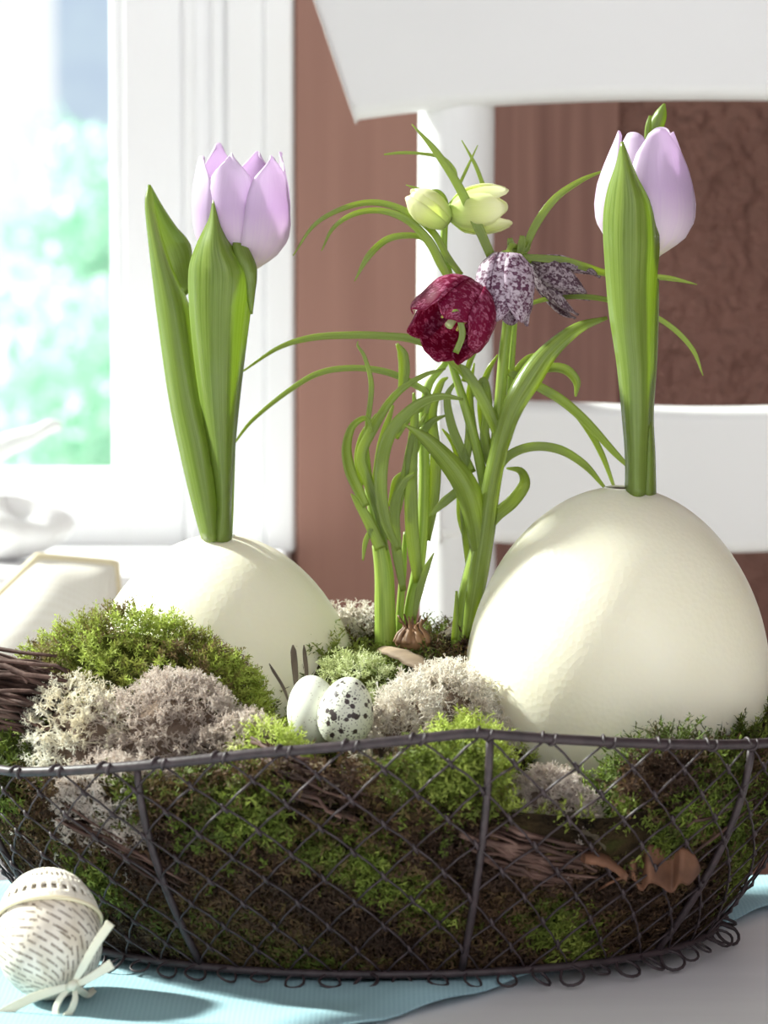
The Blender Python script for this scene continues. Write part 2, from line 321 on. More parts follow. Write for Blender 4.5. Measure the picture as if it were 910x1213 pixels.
def glassmat():
    m, nt, p, out = newmat('window_glass'); L = nt.links.new
    t = nt.nodes.new('ShaderNodeBsdfTransparent'); t.inputs[0].default_value = (.965, 1, .985, 1)
    g = nt.nodes.new('ShaderNodeBsdfGlossy'); g.inputs['Roughness'].default_value = .02; mx = nt.nodes.new('ShaderNodeMixShader')
    mx.inputs[0].default_value = .05; L(t.outputs[0], mx.inputs[1]); L(g.outputs[0], mx.inputs[2]); L(mx.outputs[0], out.inputs[0]); return m
M['glass'] = glassmat()
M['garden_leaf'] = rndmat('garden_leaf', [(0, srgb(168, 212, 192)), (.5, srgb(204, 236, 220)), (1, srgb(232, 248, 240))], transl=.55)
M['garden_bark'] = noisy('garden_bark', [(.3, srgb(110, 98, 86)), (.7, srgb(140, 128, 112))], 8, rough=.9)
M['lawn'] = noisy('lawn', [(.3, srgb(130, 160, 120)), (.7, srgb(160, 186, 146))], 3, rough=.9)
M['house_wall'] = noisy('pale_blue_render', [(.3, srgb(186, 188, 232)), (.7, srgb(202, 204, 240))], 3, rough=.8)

# ------------------------------------------------------------------ the room
WY = .66                                   # wall plane behind the chair
X0w, ZS = P(131, 300, WY).x, P(131, 561, WY).z     # right edge and foot of the glass
XC = P(350, 300, WY).x                     # outer edge of the casing
WL, WT = -4.2, 2.8                         # far-left edge and top of the window opening
wall = MB()
wall.box((XC - .02, WY, -.75), (2.6, WY + .22, 2.9)); wall.box((WL - .6, WY, -.75), (XC - .02, WY + .22, ZS - .06))
wall.box((WL - .6, WY, WT), (XC - .02, WY + .22, 2.9)); wall.box((WL - .6, WY, ZS - .06), (WL, WY + .22, WT))
tag(wall.build('wall_back', M['plaster'], smooth=False), 'rough brown plaster wall behind the chair', kind='structure')
XP = P(733, 300, WY).x
XM = P(540, 300, WY).x  # behind the post, where the painted lit and shaded tones meet
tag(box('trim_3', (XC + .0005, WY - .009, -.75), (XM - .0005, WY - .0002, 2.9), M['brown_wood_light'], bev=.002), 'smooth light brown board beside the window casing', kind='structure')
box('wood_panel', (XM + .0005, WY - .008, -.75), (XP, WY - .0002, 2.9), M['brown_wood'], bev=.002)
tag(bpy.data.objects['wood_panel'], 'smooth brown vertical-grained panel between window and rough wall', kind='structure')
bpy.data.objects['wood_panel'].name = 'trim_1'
tag(box('floor', (-5, -3, -.80), (2.6, WY, -.75), M['floor_wood'], bev=0), 'brown wooden floor under the table', kind='structure')
tag(box('ceiling', (-5, -3, 2.9), (2.6, WY + .2, 2.95), M['white_paint'], bev=0), 'white ceiling of the room', kind='structure')
tag(box('wall_right', (2.6, -3, -.75), (2.7, WY + .2, 2.9), M['plaster'], bev=0), 'brown plaster wall to the right', kind='structure')
tag(box('wall_left', (-5, -3, -.75), (-4.9, WY + .2, 2.9), M['plaster'], bev=0), 'brown plaster wall to the left', kind='structure')
# window: sash, frame, casing, sill, pane
win = root('window_1', (X0w, WY, ZS), 'white painted window with moulded frame at the left', None, kind='structure')
def px_x(px, Y): return P(px, 300, Y).x
def jamb(name, pa, pb, yf, yb, bev=.004):
    return box(name, (px_x(pa, yf), yf, ZS - .05), (px_x(pb, yf), yb, WT), M['white_paint'], win, bev)
jamb('sash_stile', 131, 148, WY + .024, WY + .07, .005)
jamb('sash_stile', 147, 218, WY + .020, WY + .07, .002)
jamb('sash_bead', 217, 233, WY + .013, WY + .07, .004)
jamb('frame_jamb', 232, 251, WY + .016, WY + .07, .001)
jamb('frame_bead', 250, 270, WY + .006, WY + .07, .005)
jamb('casing_board', 269, 314, WY - .002, WY + .07, .003)
jamb('casing_board', 313, 349, WY - .005, WY + .07, .003)
box('bottom_rail', (WL, WY + .02, ZS - .05), (px_x(150, WY), WY + .07, ZS), M['white_paint'], win, .004)
box('top_rail', (WL, WY + .02, WT - .06), (XC, WY + .07, WT), M['white_paint'], win, .004)
box('sash_stile', (WL, WY + .02, ZS - .05), (WL + .06, WY + .07, WT), M['white_paint'], win, .004)
box('pane', (WL + .05, WY + .047, ZS - .01), (X0w + .006, WY + .051, WT - .05), M['glass'], win, 0)
SZ = ZS - .047
tag(box('window_sill', (WL, WY - .17, SZ - .03), (XC - .004, WY + .02, SZ), M['white_paint'], bev=.006), 'white painted window sill', kind='structure')
bpy.data.objects['window_sill'].name = 'trim_2'

tag(box('trim_4', (WL, WY - .012, -.75), (XC - .004, WY - .0005, SZ - .031), M['white_paint'], bev=.002), 'white panelling below the window sill', kind='structure')
# ------------------------------------------------------------------ garden beyond the glass
tag(box('lawn', (-30, WY + .4, -1.6), (12, 40, -1.5), M['lawn'], bev=0), 'green lawn outside the window', kind='structure')
def shrub(name, c, r, n, size, label, cat, trunk=.05, ground=-1.5):
    o = root(name, (c[0], c[1], ground), label, cat, 'garden plants beyond the glass')
    d = rng.normal(size=(n, 3)); d /= np.linalg.norm(d, axis=1)[:, None]; rr = rng.random(n) ** .45
    lump = 1 + .25 * np.sin(d[:, 0] * 5 + c[0]) * np.cos(d[:, 2] * 6)
    pos = np.array(c) + d * rr[:, None] * np.array(r) * lump[:, None]
    q = rng.normal(size=(n, 3)); q /= np.linalg.norm(q, axis=1)[:, None]; s = np.cross(q, rng.normal(size=(n, 3))); s /= np.linalg.norm(s, axis=1)[:, None]
    L_ = size * (.7 + .6 * rng.random(n))[:, None]
    v = np.stack([pos - q * L_, pos + s * L_ * .45, pos + q * L_, pos - s * L_ * .45], 1).reshape(-1, 3)
    f = np.arange(4 * n).reshape(n, 4); mk('foliage', v, f, M['garden_leaf'], o, rnd=np.repeat(rng.random(n), 4))
    tube('trunk', [(c[0], c[1], ground), (c[0] + .03, c[1], ground * .3 + c[2] * .7), (c[0], c[1], c[2] + r[2] * .4)], [trunk, trunk * .7, trunk * .3], M['garden_bark'], o)
    return o
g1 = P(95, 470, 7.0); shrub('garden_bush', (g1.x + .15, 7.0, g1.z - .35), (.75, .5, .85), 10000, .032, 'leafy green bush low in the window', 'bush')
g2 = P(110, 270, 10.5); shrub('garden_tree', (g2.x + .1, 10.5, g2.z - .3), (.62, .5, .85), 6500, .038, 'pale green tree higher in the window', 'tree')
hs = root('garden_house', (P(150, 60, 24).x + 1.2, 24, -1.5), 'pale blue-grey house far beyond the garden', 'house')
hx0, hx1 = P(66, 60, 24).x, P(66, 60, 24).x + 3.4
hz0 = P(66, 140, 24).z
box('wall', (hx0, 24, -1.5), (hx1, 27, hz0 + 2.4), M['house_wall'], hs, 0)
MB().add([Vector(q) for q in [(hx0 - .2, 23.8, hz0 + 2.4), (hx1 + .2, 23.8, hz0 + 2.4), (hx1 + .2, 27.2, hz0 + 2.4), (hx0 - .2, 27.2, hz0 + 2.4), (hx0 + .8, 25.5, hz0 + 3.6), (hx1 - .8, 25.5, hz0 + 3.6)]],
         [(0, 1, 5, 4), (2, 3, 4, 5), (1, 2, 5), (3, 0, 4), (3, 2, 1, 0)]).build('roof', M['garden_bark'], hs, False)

# ------------------------------------------------------------------ table, cloth
TB = T(880, 1046).y
tb = root('table', (0, -.35, -.75), 'white painted table carrying the basket', 'table')
box('tabletop', (-.75, -.82, -.03), (.75, TB, 0), M['table_paint'], tb, .004)
for sx in (-.68, .68):
    for y0 in (-.77, TB - .10): box('leg', (sx - .03, y0, -.75), (sx + .03, y0 + .06, -.10), M['table_paint'], tb, .004)
box('apron', (-.70, -.78, -.10), (.70, -.76, -.03), M['table_paint'], tb, .002); box('apron', (-.70, TB - .05, -.10), (.70, TB - .03, -.03), M['table_paint'], tb, .002)
# cloth: a runner whose near-right edge runs from front centre to the back right
edge = [T(*q) for q in [(300, 1262), (480, 1207), (560, 1186), (656, 1156), (714, 1141), (830, 1110), (910, 1083), (1010, 1050), (1060, 1040)]]
ev = crom([tuple(q) for q in edge], 60); cv, nvv = [], 26
for i, e in enumerate(ev):
    for j in range(nvv):
        t = j / (nvv - 1)
        x = e[0] + (-.62) * t; y = e[1] + (.0) * t + t * (.06 + .05 * (1 - i / 59))
        if y > TB - .006: y = TB - .006 - (y - TB + .006) * .02
        wv = .0012 * (math.sin(x * 60 + y * 90) + 1) + .0016 * math.exp(-((t - .03) / .03) ** 2) * (1 + math.sin(i * .5))
        cv.append((x, y, .0012 + wv))
cl = mk('table_cloth', cv, grid_faces(60, nvv), M['cloth_blue'], loc=(0, 0, 0))
solid(cl, .0011, 1); tag(cl, 'light blue linen runner spread under the wire basket', 'cloth')

# ------------------------------------------------------------------ chair
CY = .37
ch = root('chair', (P(830, 600, CY).x, CY - .2, -.75), 'white painted wooden chair with curved rails behind the basket', 'chair')
cxm = P(845, 100, CY).x
def bow(x): return CY + .035 * (1 - ((x - cxm) / .22) ** 2)
def rail(name, bot, top, th=.024, n=28, ext=0):
    """lofted curved board: bottom and top edges as pixel polylines on the chair-back surface"""
    B = crom(bot, n); Tp = crom(top, n); v, prof = [], []
    for i in range(n):
        for (px, py) in (B[i], Tp[i]):
            x = P(px, py, CY).x; y = bow(x); prof.append(P(px, py, y))
    rings = []
    for i in range(n):
        b, t = prof[2 * i], prof[2 * i + 1]; ring = []
        up = (t - b).normalized(); r_ = .006
        pts = [(b + up * r_, 0), (b + up * r_ * .3, .15), (b, .4), (b, .6), (b + up * r_ * .3, .85), (b + up * r_, 1), (t - up * r_, 1), (t - up * r_ * .3, .85), (t, .6), (t, .4), (t - up * r_ * .3, .15), (t - up * r_, 0)]
        for p, d in pts: ring.append(p + Vector((0, th * d, 0)))
        rings.append(ring)
    for r in rings: v += r
    k = 12; f = []
    for i in range(n - 1):
        for j in range(k): f.append((i * k + j, (i + 1) * k + j, (i + 1) * k + (j + 1) % k, i * k + (j + 1) % k))
    f.append(tuple(reversed(range(k)))); f.append(tuple((n - 1) * k + j for j in range(k)))
    o = mk(name, v, f, M['chair_paint'], ch); bevel(o, .003, 2); return o
def mir(pts): return pts + [(1690 - x, y) for x, y in reversed(pts)]
rail('top_rail', mir([(420, 141), (500, 131), (590, 124), (700, 119), (800, 117.5)]), mir([(316, -165), (480, -178), (600, -186), (720, -190), (800, -192)]), .026)
rail('back_slat', mir([(520, 641), (600, 645), (700, 650), (800, 656)]), mir([(520, 478), (600, 475), (700, 478), (800, 482)]), .018)
for sgn in (0, 1):
    mx = (lambda x: 1690 - x) if sgn else (lambda x: x)
    yb = CY + .050
    pts = [P(mx(538), 60, yb), P(mx(541), 135, yb), P(mx(539), 400, yb - .003), P(mx(543), 700, yb - .006), P(mx(547), 1000, yb - .01)]
    pts.append(Vector((pts[-1].x, yb - .012, -.3))); pts.append(Vector((pts[-1].x, yb + .03, -.75)))
    tube('back_post', crom([tuple(p) for p in pts], 40), .0212, M['chair_paint'], ch, 20)
xl, xr = P(520, 900, CY).x, P(1170, 900, CY).x
s_ = box('seat', (xl - .03, CY - .40, -.32), (xr + .03, CY + .015, -.29), M['chair_paint'], ch, .01)
for x in (xl + .01, xr - .01): tube('front_leg', [(x, CY - .37, -.75), (x, CY - .37, -.5), (x, CY - .37, -.318)], [.015, .02, .021], M['chair_paint'], ch, 14)
for x in (xl + .01, xr - .01): tube('stretcher', [(x, CY - .37, -.55), (x, CY + .02, -.55)], .01, M['chair_paint'], ch, 10)

# ------------------------------------------------------------------ bench with cushion, things on the sill
bn = root('window_bench', (-.45, .42, -.75), 'white bench below the window sill', 'bench')
box('bench_seat', (-.95, .27, -.29), (-.03, WY - .005, -.26), M['white_paint'], bn, .004)
for x in (-.9, -.09):
    for y in (.3, WY - .06): box('leg', (x - .02, y - .02, -.75), (x + .02, y + .02, -.29), M['white_paint'], bn, .003)
def cushion():
    tl = P(45, 659, .40); e1 = (P(136, 668, .415) - tl) * .5; e2 = Vector((-.095, -.06, -.36)) * .5; nn = e1.cross(e2).normalized()
    if nn.y > 0: nn = -nn
    Q = [tl, P(137, 667, .415), P(150, 900, .385), P(-150, 850, .375)]; ctr = (Q[0] + Q[1] + Q[2] + Q[3]) / 4; n = 25; th = .03
    nn = (Q[1] - Q[0]).cross(Q[3] - Q[0]).normalized()
    c = root('cushion', (ctr.x, ctr.y, -.26), 'cream linen cushion with beige piping leaning below the sill', 'cushion')
    def pt(u, w_, s):
        e = (1 - abs(u) ** 2.6) * (1 - abs(w_) ** 2.6)
        return Q[0].lerp(Q[1], (u + 1) / 2).lerp(Q[3].lerp(Q[2], (u + 1) / 2), (1 - w_) / 2) + nn * (s * th * max(e, 0) ** .6)
    v, f = [], []
    for s in (-1, 1):
        o = len(v)
        for i in range(n):
            for j in range(n): v.append(pt(-1 + 2 * i / (n - 1), -1 + 2 * j / (n - 1), s))
        f += grid_faces(n, n, off=o)
    mk('cushion_cover', v, f, M['linen_cream'], c)
    per = [(-1 + 2 * i / 24, -1) for i in range(24)] + [(1, -1 + 2 * i / 24) for i in range(24)] + [(1 - 2 * i / 24, 1) for i in range(24)] + [(-1, 1 - 2 * i / 24) for i in range(24)]
    tube('piping', [pt(a, b, 0) for a, b in per], .0024, M['piping'], c, 8, True)
cushion()
def sill_things():
    y = WY - .09; b = P(10, 606, y); v = []; n1, n2 = 28, 16
    c0 = Vector((P(8, 580, y).x, y, SZ))
    for i in range(n1):
        for j in range(n2):
            ph = math.pi * j / (n2 - 1); th = 2 * math.pi * i / n1
            r = math.sin(ph) * (1 + .10 * math.sin(3 * th + 1) + .06 * math.sin(7 * th))
            zz = (1 - math.cos(ph)) * .5
            v.append(c0 + Vector((r * .036 * math.cos(th), r * .03 * math.sin(th), zz ** .8 * (.034 + .006 * math.sin(2 * th)))))
    o = mk('shell', v, grid_faces(n1, n2, True), M['ceramic'], loc=c0); tag(o, 'lumpy white shell on the window sill', 'shell')
    fr = root('white_feather', P(-30, 570, y), 'white feather sticking out above the shell on the sill', 'feather')
    top = [(-60, 545), (0, 515), (40, 505), (58, 497), (72, 499)]; bot = [(-60, 600), (0, 548), (38, 527), (60, 514), (73, 510)]
    loft('vane', top, bot, y, [.004, .006, .006, .003, .001], M['white_feather'], fr)
    tube('quill', crom([tuple(P(-62, 575, y)), tuple(P(0, 532, y)), tuple(P(66, 505, y))], 12), [.0014, .0006], M['white_feather'], fr, 6)
# ------------------------------------------------------------------ leaf / petal builders
def loft(name, Lp, Rp, Y, bulge, mat, parent, n=26, m=9, dy=None, asym=0, th=.0006):
    """leaf between a left and a right edge (photo outline at depth Y), arched towards the viewer by bulge (m); dy: depth of the edges along it"""
    A = crom(Lp, n); B = crom(Rp, n); bl = np.interp(np.linspace(0, 1, n), np.linspace(0, 1, len(bulge)), bulge)
    dd = np.interp(np.linspace(0, 1, n), np.linspace(0, 1, len(dy)), dy) if dy else np.zeros(n)
    v, uv = [], []
    for i in range(n):
        for j in range(m):
            t = j / (m - 1); x = A[i] * (1 - t) + B[i] * t
            e = 1 - (2 * t - 1) ** 2
            y = Y + dd[i] - bl[i] * e + asym * (t - .5)
            v.append(P(x[0], x[1], y)); uv.append((t, i / (n - 1)))
    o = mk(name, v, grid_faces(n, m), mat, parent, uvs=uv)
    if th: solid(o, th, 0)
    return o
sill_things()
def strap(spine, wid, Y, mat, parent, name='leaf', n=26, fold=.25, twist=(0, 0), m=5):
    """grass-like leaf along a spine of (px, py[, dY]); wid in px along it"""
    S = crom([(q[0], q[1], (q[2] if len(q) > 2 else 0)) for q in spine], n)
    pts = [P(a, b, Y + c) for a, b, c in S]
    wd = np.interp(np.linspace(0, 1, n), np.linspace(0, 1, len(wid)), wid) * (D + Y) / F * .44
    tw = np.linspace(twist[0], twist[1], n); v, uv = [], []
    for i, p in enumerate(pts):
        t = (pts[min(i + 1, n - 1)] - pts[max(i - 1, 0)]).normalized()
        nrm = Vector((0, -1, .15)); nrm = (nrm - t * nrm.dot(t)).normalized(); s = t.cross(nrm)
        q = Quaternion(t, tw[i]); nrm = q @ nrm; s = q @ s
        for j in range(m):
            u = -1 + 2 * j / (m - 1)
            v.append(p + s * (u * wd[i]) + nrm * (fold * wd[i] * (abs(u) ** 1.5))); uv.append(((u + 1) / 2, i / (n - 1)))
    o = mk(name, v, grid_faces(n, m), mat, parent, uvs=uv); solid(o, .0004, 0); return o
def stem(pts, wid, Y, mat, parent, name='stem', n=24, sides=12):
    S = crom([(q[0], q[1], (q[2] if len(q) > 2 else 0)) for q in pts], n); k = (D + Y) / F * .5
    v, f = tube_vf([P(a, b, Y + c) for a, b, c in S], [q * k for q in wid], sides)
    uv = [((j % sides) / sides, (j // sides) / n) for j in range(len(v))]
    return mk(name, v, f, mat, parent, uvs=uv)
def cup(parent, base, axis, L, R, prof, hw, mat, roll=0, n=6, rec=None, tips=None, jit=.05, rcol=None, rs=.2, seg=(16, 9), th=.0005, wav=0):
    """a flower: receptacle mesh (the part) carrying n petals; prof = radius / R along length, hw = angular half width (deg) along length"""
    axis = Vector(axis).normalized(); a = axis.orthogonal().normalized(); b = axis.cross(a); base = Vector(base)
    mb = []; 
    v, f = tube_vf([base - axis * L * .05, base + axis * L * .01, base + axis * L * .05], [R * rs * .5, R * rs, R * rs * .6], 10)
    fl = mk('blossom', v, f, rcol or mat, parent, uvs=[(0, 0)] * len(v))
    nu, nv = seg
    for k in range(n):
        inner = k % 2; th0 = roll + 2 * math.pi * k / n; Lk = L * (1 + random.uniform(-jit, jit)) * (tips[k] if tips else 1)
        ph = random.uniform(0, 6)
        vv, uv = [], []
        for i in range(nu):
            s = i / (nu - 1); pr = np.interp(s, np.linspace(0, 1, len(prof)), prof); h = math.radians(np.interp(s, np.linspace(0, 1, len(hw)), hw))
            for j in range(nv):
                t = -1 + 2 * j / (nv - 1); an = th0 + t * h
                r = R * pr * (1 - .10 * inner) * (1 + .05 * (1 - t * t)) + R * wav * math.sin(s * 7 + t * 3 + ph) * s
                vv.append(base + axis * (Lk * (s - .04 * t * t * s)) + (a * math.cos(an) + b * math.sin(an)) * r); uv.append(((t + 1) / 2, s))
        o = mk('petal', vv, grid_faces(nu, nv), mat, fl, uvs=uv); solid(o, th, 0)
    return fl

# ------------------------------------------------------------------ wire basket
BA, BB = .190, .145
def zrim(th):
    x, y = BA * math.cos(th), BB * math.sin(th)
    f = np.interp(x, [-.19, -.15, -.05, .034, .1, .155, .19], [.083, .0865, .102, .1105, .1035, .0975, .095])
    k = min(max((y + .09) / .18, 0), 1); return f * (1 - k) + .10 * k
def bowl(th, v, sc_=1.0, zoff=0):
    """v = 0 at the rim, 1 at the base ring"""
    zr = zrim(th); z = .008 + (zr - .008) * (1 - v); q = min(1, z / zr)
    s = (.72 + .28 * (1 - (1 - q) ** 1.63)) * sc_
    return Vector((BA * s * math.cos(th), BB * s * math.sin(th), z + zoff))
bk = root('wire_basket', (0, 0, 0), 'oval brown wire-mesh basket filled with moss', 'basket')
TH = [2 * math.pi * i / 160 for i in range(160)]
tube('rim', [bowl(t, 0) for t in TH], .00205, M['wire'], bk, 10, True)
tube('base_ring', [bowl(t, 1) for t in TH], .0017, M['wire'], bk, 8, True)
NC, K = 46, 9
mesh = MB(); knots = MB()
for k in range(K):
    for i in range(NC):
        t0 = 2 * math.pi * (i + .5 * (k % 2)) / NC
        for sg in (-1, 1):
            t1 = t0 + sg * math.pi / NC
            jt = lambda a, kk: .006 * math.sin(a * 37.1 + kk * 5.3)
            va, vb = k / K + jt(t0, k) * (0 < k), (k + 1) / K + jt(t1, k + 1) * (k + 1 < K)
            p, q = bowl(t0 + .02 * math.sin(k * 3.1 + i * 1.7) * 0, va), bowl(t1, vb)
            mid = bowl((t0 + t1) / 2 + sg * .004, (va + vb) / 2, 1.0)
            mesh.tube([p, mid, q], .00047, 4)
        p = bowl(t0, k / K)
        if k:
            a, b = bowl(t0 - .006, k / K - .022), bowl(t0 + .006, k / K + .022)
            out = Vector((p.x, p.y, 0)).normalized() * .0006
            knots.tube([a, p + out, b], [.0005, .00095, .0005], 5)
mesh.build('mesh_wire', M['wire'], bk)['kind'] = 'stuff'
knots.build('mesh_twists', M['wire'], bk)['kind'] = 'stuff'
# mesh ends wrapped over the rim, one coil each
for i in range(NC):
    th = 2 * math.pi * i / NC
    if math.sin(th) > .5: continue
    pts = []
    for s in range(15):
        a = s / 14 * 2 * math.pi * 1.15; c = bowl(th + (s / 14 - .5) * .034, 0); rd = Vector((math.cos(th), math.sin(th), 0))
        pts.append(c + rd * (.0024 * math.cos(a)) + Vector((0, 0, .0024 * math.sin(a))))
    tube('rim_coil', pts, .0007, M['wire'], bk, 5)
for th in [math.atan2(-.85, .19), math.radians(-121), math.radians(-38), math.radians(25), math.radians(90), math.radians(155), math.radians(205)]:
    tube('rib', [bowl(th, v / 12, .992) for v in range(13)], .0016, M['wire'], bk, 6)
for x in (-.06, 0, .06): tube('base_wire', [(x, -BB * .72 * math.sqrt(1 - (x / BA / .72) ** 2), .008), (x, BB * .72 * math.sqrt(1 - (x / BA / .72) ** 2), .008)], .0013, M['wire'], bk, 6)
NL = 64; lp_me = None
for i in range(NL):
    th = 2 * math.pi * (i + .5) / NL; e = bowl(th, 1); rd = Vector((math.cos(th) / BA, math.sin(th) / BB, 0)).normalized(); tg = Vector((-rd.y, rd.x, 0))
    if lp_me is None:
        v, f = tube_vf([Vector((math.sin(a) * .0042 * (1 - .25 * math.cos(a)), .0048 - .0048 * math.cos(a), 0)) for a in np.linspace(0, 2 * math.pi, 16)[:-1]], .00062, 5, True)
        lp_me = bpy.data.meshes.new('wire_loop'); lp_me.from_pydata([tuple(q) for q in v], [], f); lp_me.materials.append(M['wire'])
        lp_me.polygons.foreach_set('use_smooth', np.ones(len(lp_me.polygons), bool))
    o = bpy.data.objects.new('wire_loop', lp_me); COL.objects.link(o); o.parent = bk
    down = (rd * .85 + Vector((0, 0, -random.uniform(.25, .55)))).normalized(); nz = tg.cross(down).normalized()
    o.matrix_local = Matrix.Translation(e) @ Matrix((tg, down, nz)).transposed().to_4x4() @ Matrix.Rotation(random.uniform(-.5, .5), 4, 'Y') @ Matrix.Scale(random.uniform(.85, 1.2), 4)

# ------------------------------------------------------------------ moss and lichen
def smooth(a, b, x): t = np.clip((x - a) / (b - a), 0, 1); return t * t * (3 - 2 * t)
def H(x, y):
    """height of the filling"""
    r = np.sqrt((x / BA) ** 2 + (y / BB) ** 2)
    h = .086 + .040 * smooth(-.065, .035, y) - .034 * np.exp(-((x - .072) / .034) ** 2 - ((y + .085) / .045) ** 2)
    h = h - .022 * np.exp(-((x + .040) / .030) ** 2 - ((y + .008) / .030) ** 2)
    h = h + .006 * np.sin(x * 70 + 1) * np.cos(y * 80)
    return h * (1 - smooth(.8, 1, r)) + .084 * smooth(.8, 1, r)
def confine(V, lim=.985):
    V = np.array(V, float); th = np.arctan2(V[:, 1] / BB, V[:, 0] / BA)
    tg = np.linspace(-math.pi, math.pi, 400); zr = np.interp(th, tg, [zrim(t) for t in tg])
    q = np.clip(V[:, 2] / zr, 0, 1); s = (.72 + .28 * (1 - (1 - q) ** 1.63)) * lim
    r = np.sqrt((V[:, 0] / BA) ** 2 + (V[:, 1] / BB) ** 2)
    over = (r > s) & (V[:, 2] < zr + .004)
    k = np.where(over, (s - .035 * (1 - np.exp(-(r - s) * 12))) / np.maximum(r, 1e-6), 1)
    V[:, 0] *= k; V[:, 1] *= k; V[:, 2] = np.maximum(V[:, 2], .006); return V
def sprig_protos(n, length, leaf, leaves, curl):
    out = []
    for _ in range(n):
        a = rng.uniform(0, 6.28); k = rng.uniform(.3, 1) * curl; S = 5; pts = []
        for s in range(S + 1):
            t = s / S; pts.append(np.array([math.cos(a) * k * t * t, math.sin(a) * k * t * t, t]) * length)
        v, f = [], []
        for s in range(S):
            d = np.array([leaf * .16, 0, 0]) if s % 2 else np.array([0, leaf * .16, 0]); o = len(v)
            v += [pts[s] - d, pts[s] + d, pts[s + 1]]; f.append((o, o + 1, o + 2))
        for l in range(leaves):
            t = .12 + .88 * l / leaves; p = np.array([math.cos(a) * k * t * t, math.sin(a) * k * t * t, t]) * length
            an = l * 2.4 + rng.uniform(-.4, .4); dr = np.array([math.cos(an), math.sin(an), rng.uniform(.2, .9)]); dr /= np.linalg.norm(dr)
            sd = np.cross(dr, [0, 0, 1]); sd /= np.linalg.norm(sd); lf = leaf * (1.1 - .5 * t) * rng.uniform(.8, 1.2); o = len(v)
            v += [p - sd * lf * .22, p + dr * lf * .5 + sd * lf * .16 + np.array([0, 0, lf * .05]), p + dr * lf]; f.append((o, o + 1, o + 2))
        out.append((np.array(v), np.array(f)))
    return out
def lichen_protos(n, depth=5, l0=.0032):
    out = []
    for _ in range(n):
        v, f = [], []
        def br(p, d, lv, ln, r):
            q = p + d * ln
            u = np.cross(d, [.31, .77, .55]); u /= np.linalg.norm(u); w_ = np.cross(d, u); o = len(v); r2 = r * .8
            for c, rr in ((p, r), (q, r2)):
                for k in range(3): v.append(c + (u * math.cos(2.094 * k) + w_ * math.sin(2.094 * k)) * rr)
            for k in range(3):
                k2 = (k + 1) % 3; f.append((o + k, o + k2, o + 3 + k2)); f.append((o + k, o + 3 + k2, o + 3 + k))
            if lv == 0: return
            for _k in range(3 if rng.random() < .3 else 2):
                nd = d * .75 + rng.normal(size=3) * .55; nd /= np.linalg.norm(nd); br(q, nd, lv - 1, ln * rng.uniform(.62, .9), r2 * .92)
        br(np.zeros(3), np.array([0, 0, 1.]), depth, l0, .00058)
        out.append((np.array(v), np.array(f)))
    return out
PR_MOSS = sprig_protos(14, .011, .0042, 15, .8)
PR_FINE = sprig_protos(14, .008, .0030, 16, .6)
PR_LONG = sprig_protos(14, .015, .0046, 18, 1.0)
PR_LICH = lichen_protos(12)
def scatter(protos, pos, nrm, scale=(.7, 1.3), tilt=.5, rv=None):
    n = len(pos); V, Fs, R_ = [], [], []; off = 0
    nrm = nrm + rng.normal(size=(n, 3)) * tilt; nrm /= np.linalg.norm(nrm, axis=1)[:, None]
    a = rng.normal(size=(n, 3)); a -= nrm * (a * nrm).sum(1)[:, None]; a /= np.linalg.norm(a, axis=1)[:, None]; b = np.cross(nrm, a)
    Mx = np.stack([a, b, nrm], 2) * rng.uniform(*scale, n)[:, None, None]
    which = rng.integers(0, len(protos), n); rv = rng.random(n) if rv is None else rv
    for k, (v, f) in enumerate(protos):
        idx = np.where(which == k)[0]
        if not len(idx): continue
        W = np.einsum('nij,vj->nvi', Mx[idx], v) + pos[idx][:, None, :]
        V.append(W.reshape(-1, 3)); Fs.append((f[None] + (np.arange(len(idx)) * len(v))[:, None, None] + off).reshape(-1, 3)); off += len(idx) * len(v)
        R_.append((rv[idx][:, None] + rng.uniform(-.12, .12, (len(idx), len(v)))).ravel())
    return confine(np.vstack(V)), np.vstack(Fs), np.clip(np.concatenate(R_), 0, 1)
def vnoise(p, s, seed=0):
    q = p * s + seed * 7.3
    return (np.sin(q[:, 0] + 1.7 * np.sin(q[:, 1] * .9 + q[:, 2])) + np.sin(q[:, 1] * 1.3 + 1.3 * np.sin(q[:, 2] * 1.1 + q[:, 0] * .7)) + np.sin(q[:, 2] * 1.2 + q[:, 0] * .5 + 2)) / 6 + .5

# main filling: dark body + sprigs on top and on the sides
mf = root('moss_filling', (0, 0, .01), 'brown and green forest moss filling the wire basket', 'moss', kind='stuff')
bv = []; NT, NRr, NS = 120, 14, 16
for i in range(NT):
    th = 2 * math.pi * i / NT
    for j in range(NRr):
        r = .93 * j / (NRr - 1); x, y = BA * r * math.cos(th), BB * r * math.sin(th); bv.append(Vector((x, y, float(H(np.float64(x), np.float64(y))) - .006)))
    for j in range(1, NS):
        p = bowl(th, .18 + .80 * j / (NS - 1), .905); k = 1 - .02 * (math.sin(th * 23 + j * 1.1) + math.sin(th * 9 - j * .8)); bv.append(Vector((p.x * k, p.y * k, min(p.z, float(H(np.float64(p.x * .88), np.float64(p.y * .88))) - .006))))
mk('moss_body', bv, grid_faces(NT, NRr + NS - 1, True), M['moss_body'], mf)['kind'] = 'stuff'
n = 19000
th = rng.uniform(0, 2 * math.pi, n); front = rng.random(n) < .8; th = np.where(front, -rng.random(n) * math.pi, th); vv = rng.uniform(.08, .99, n) 
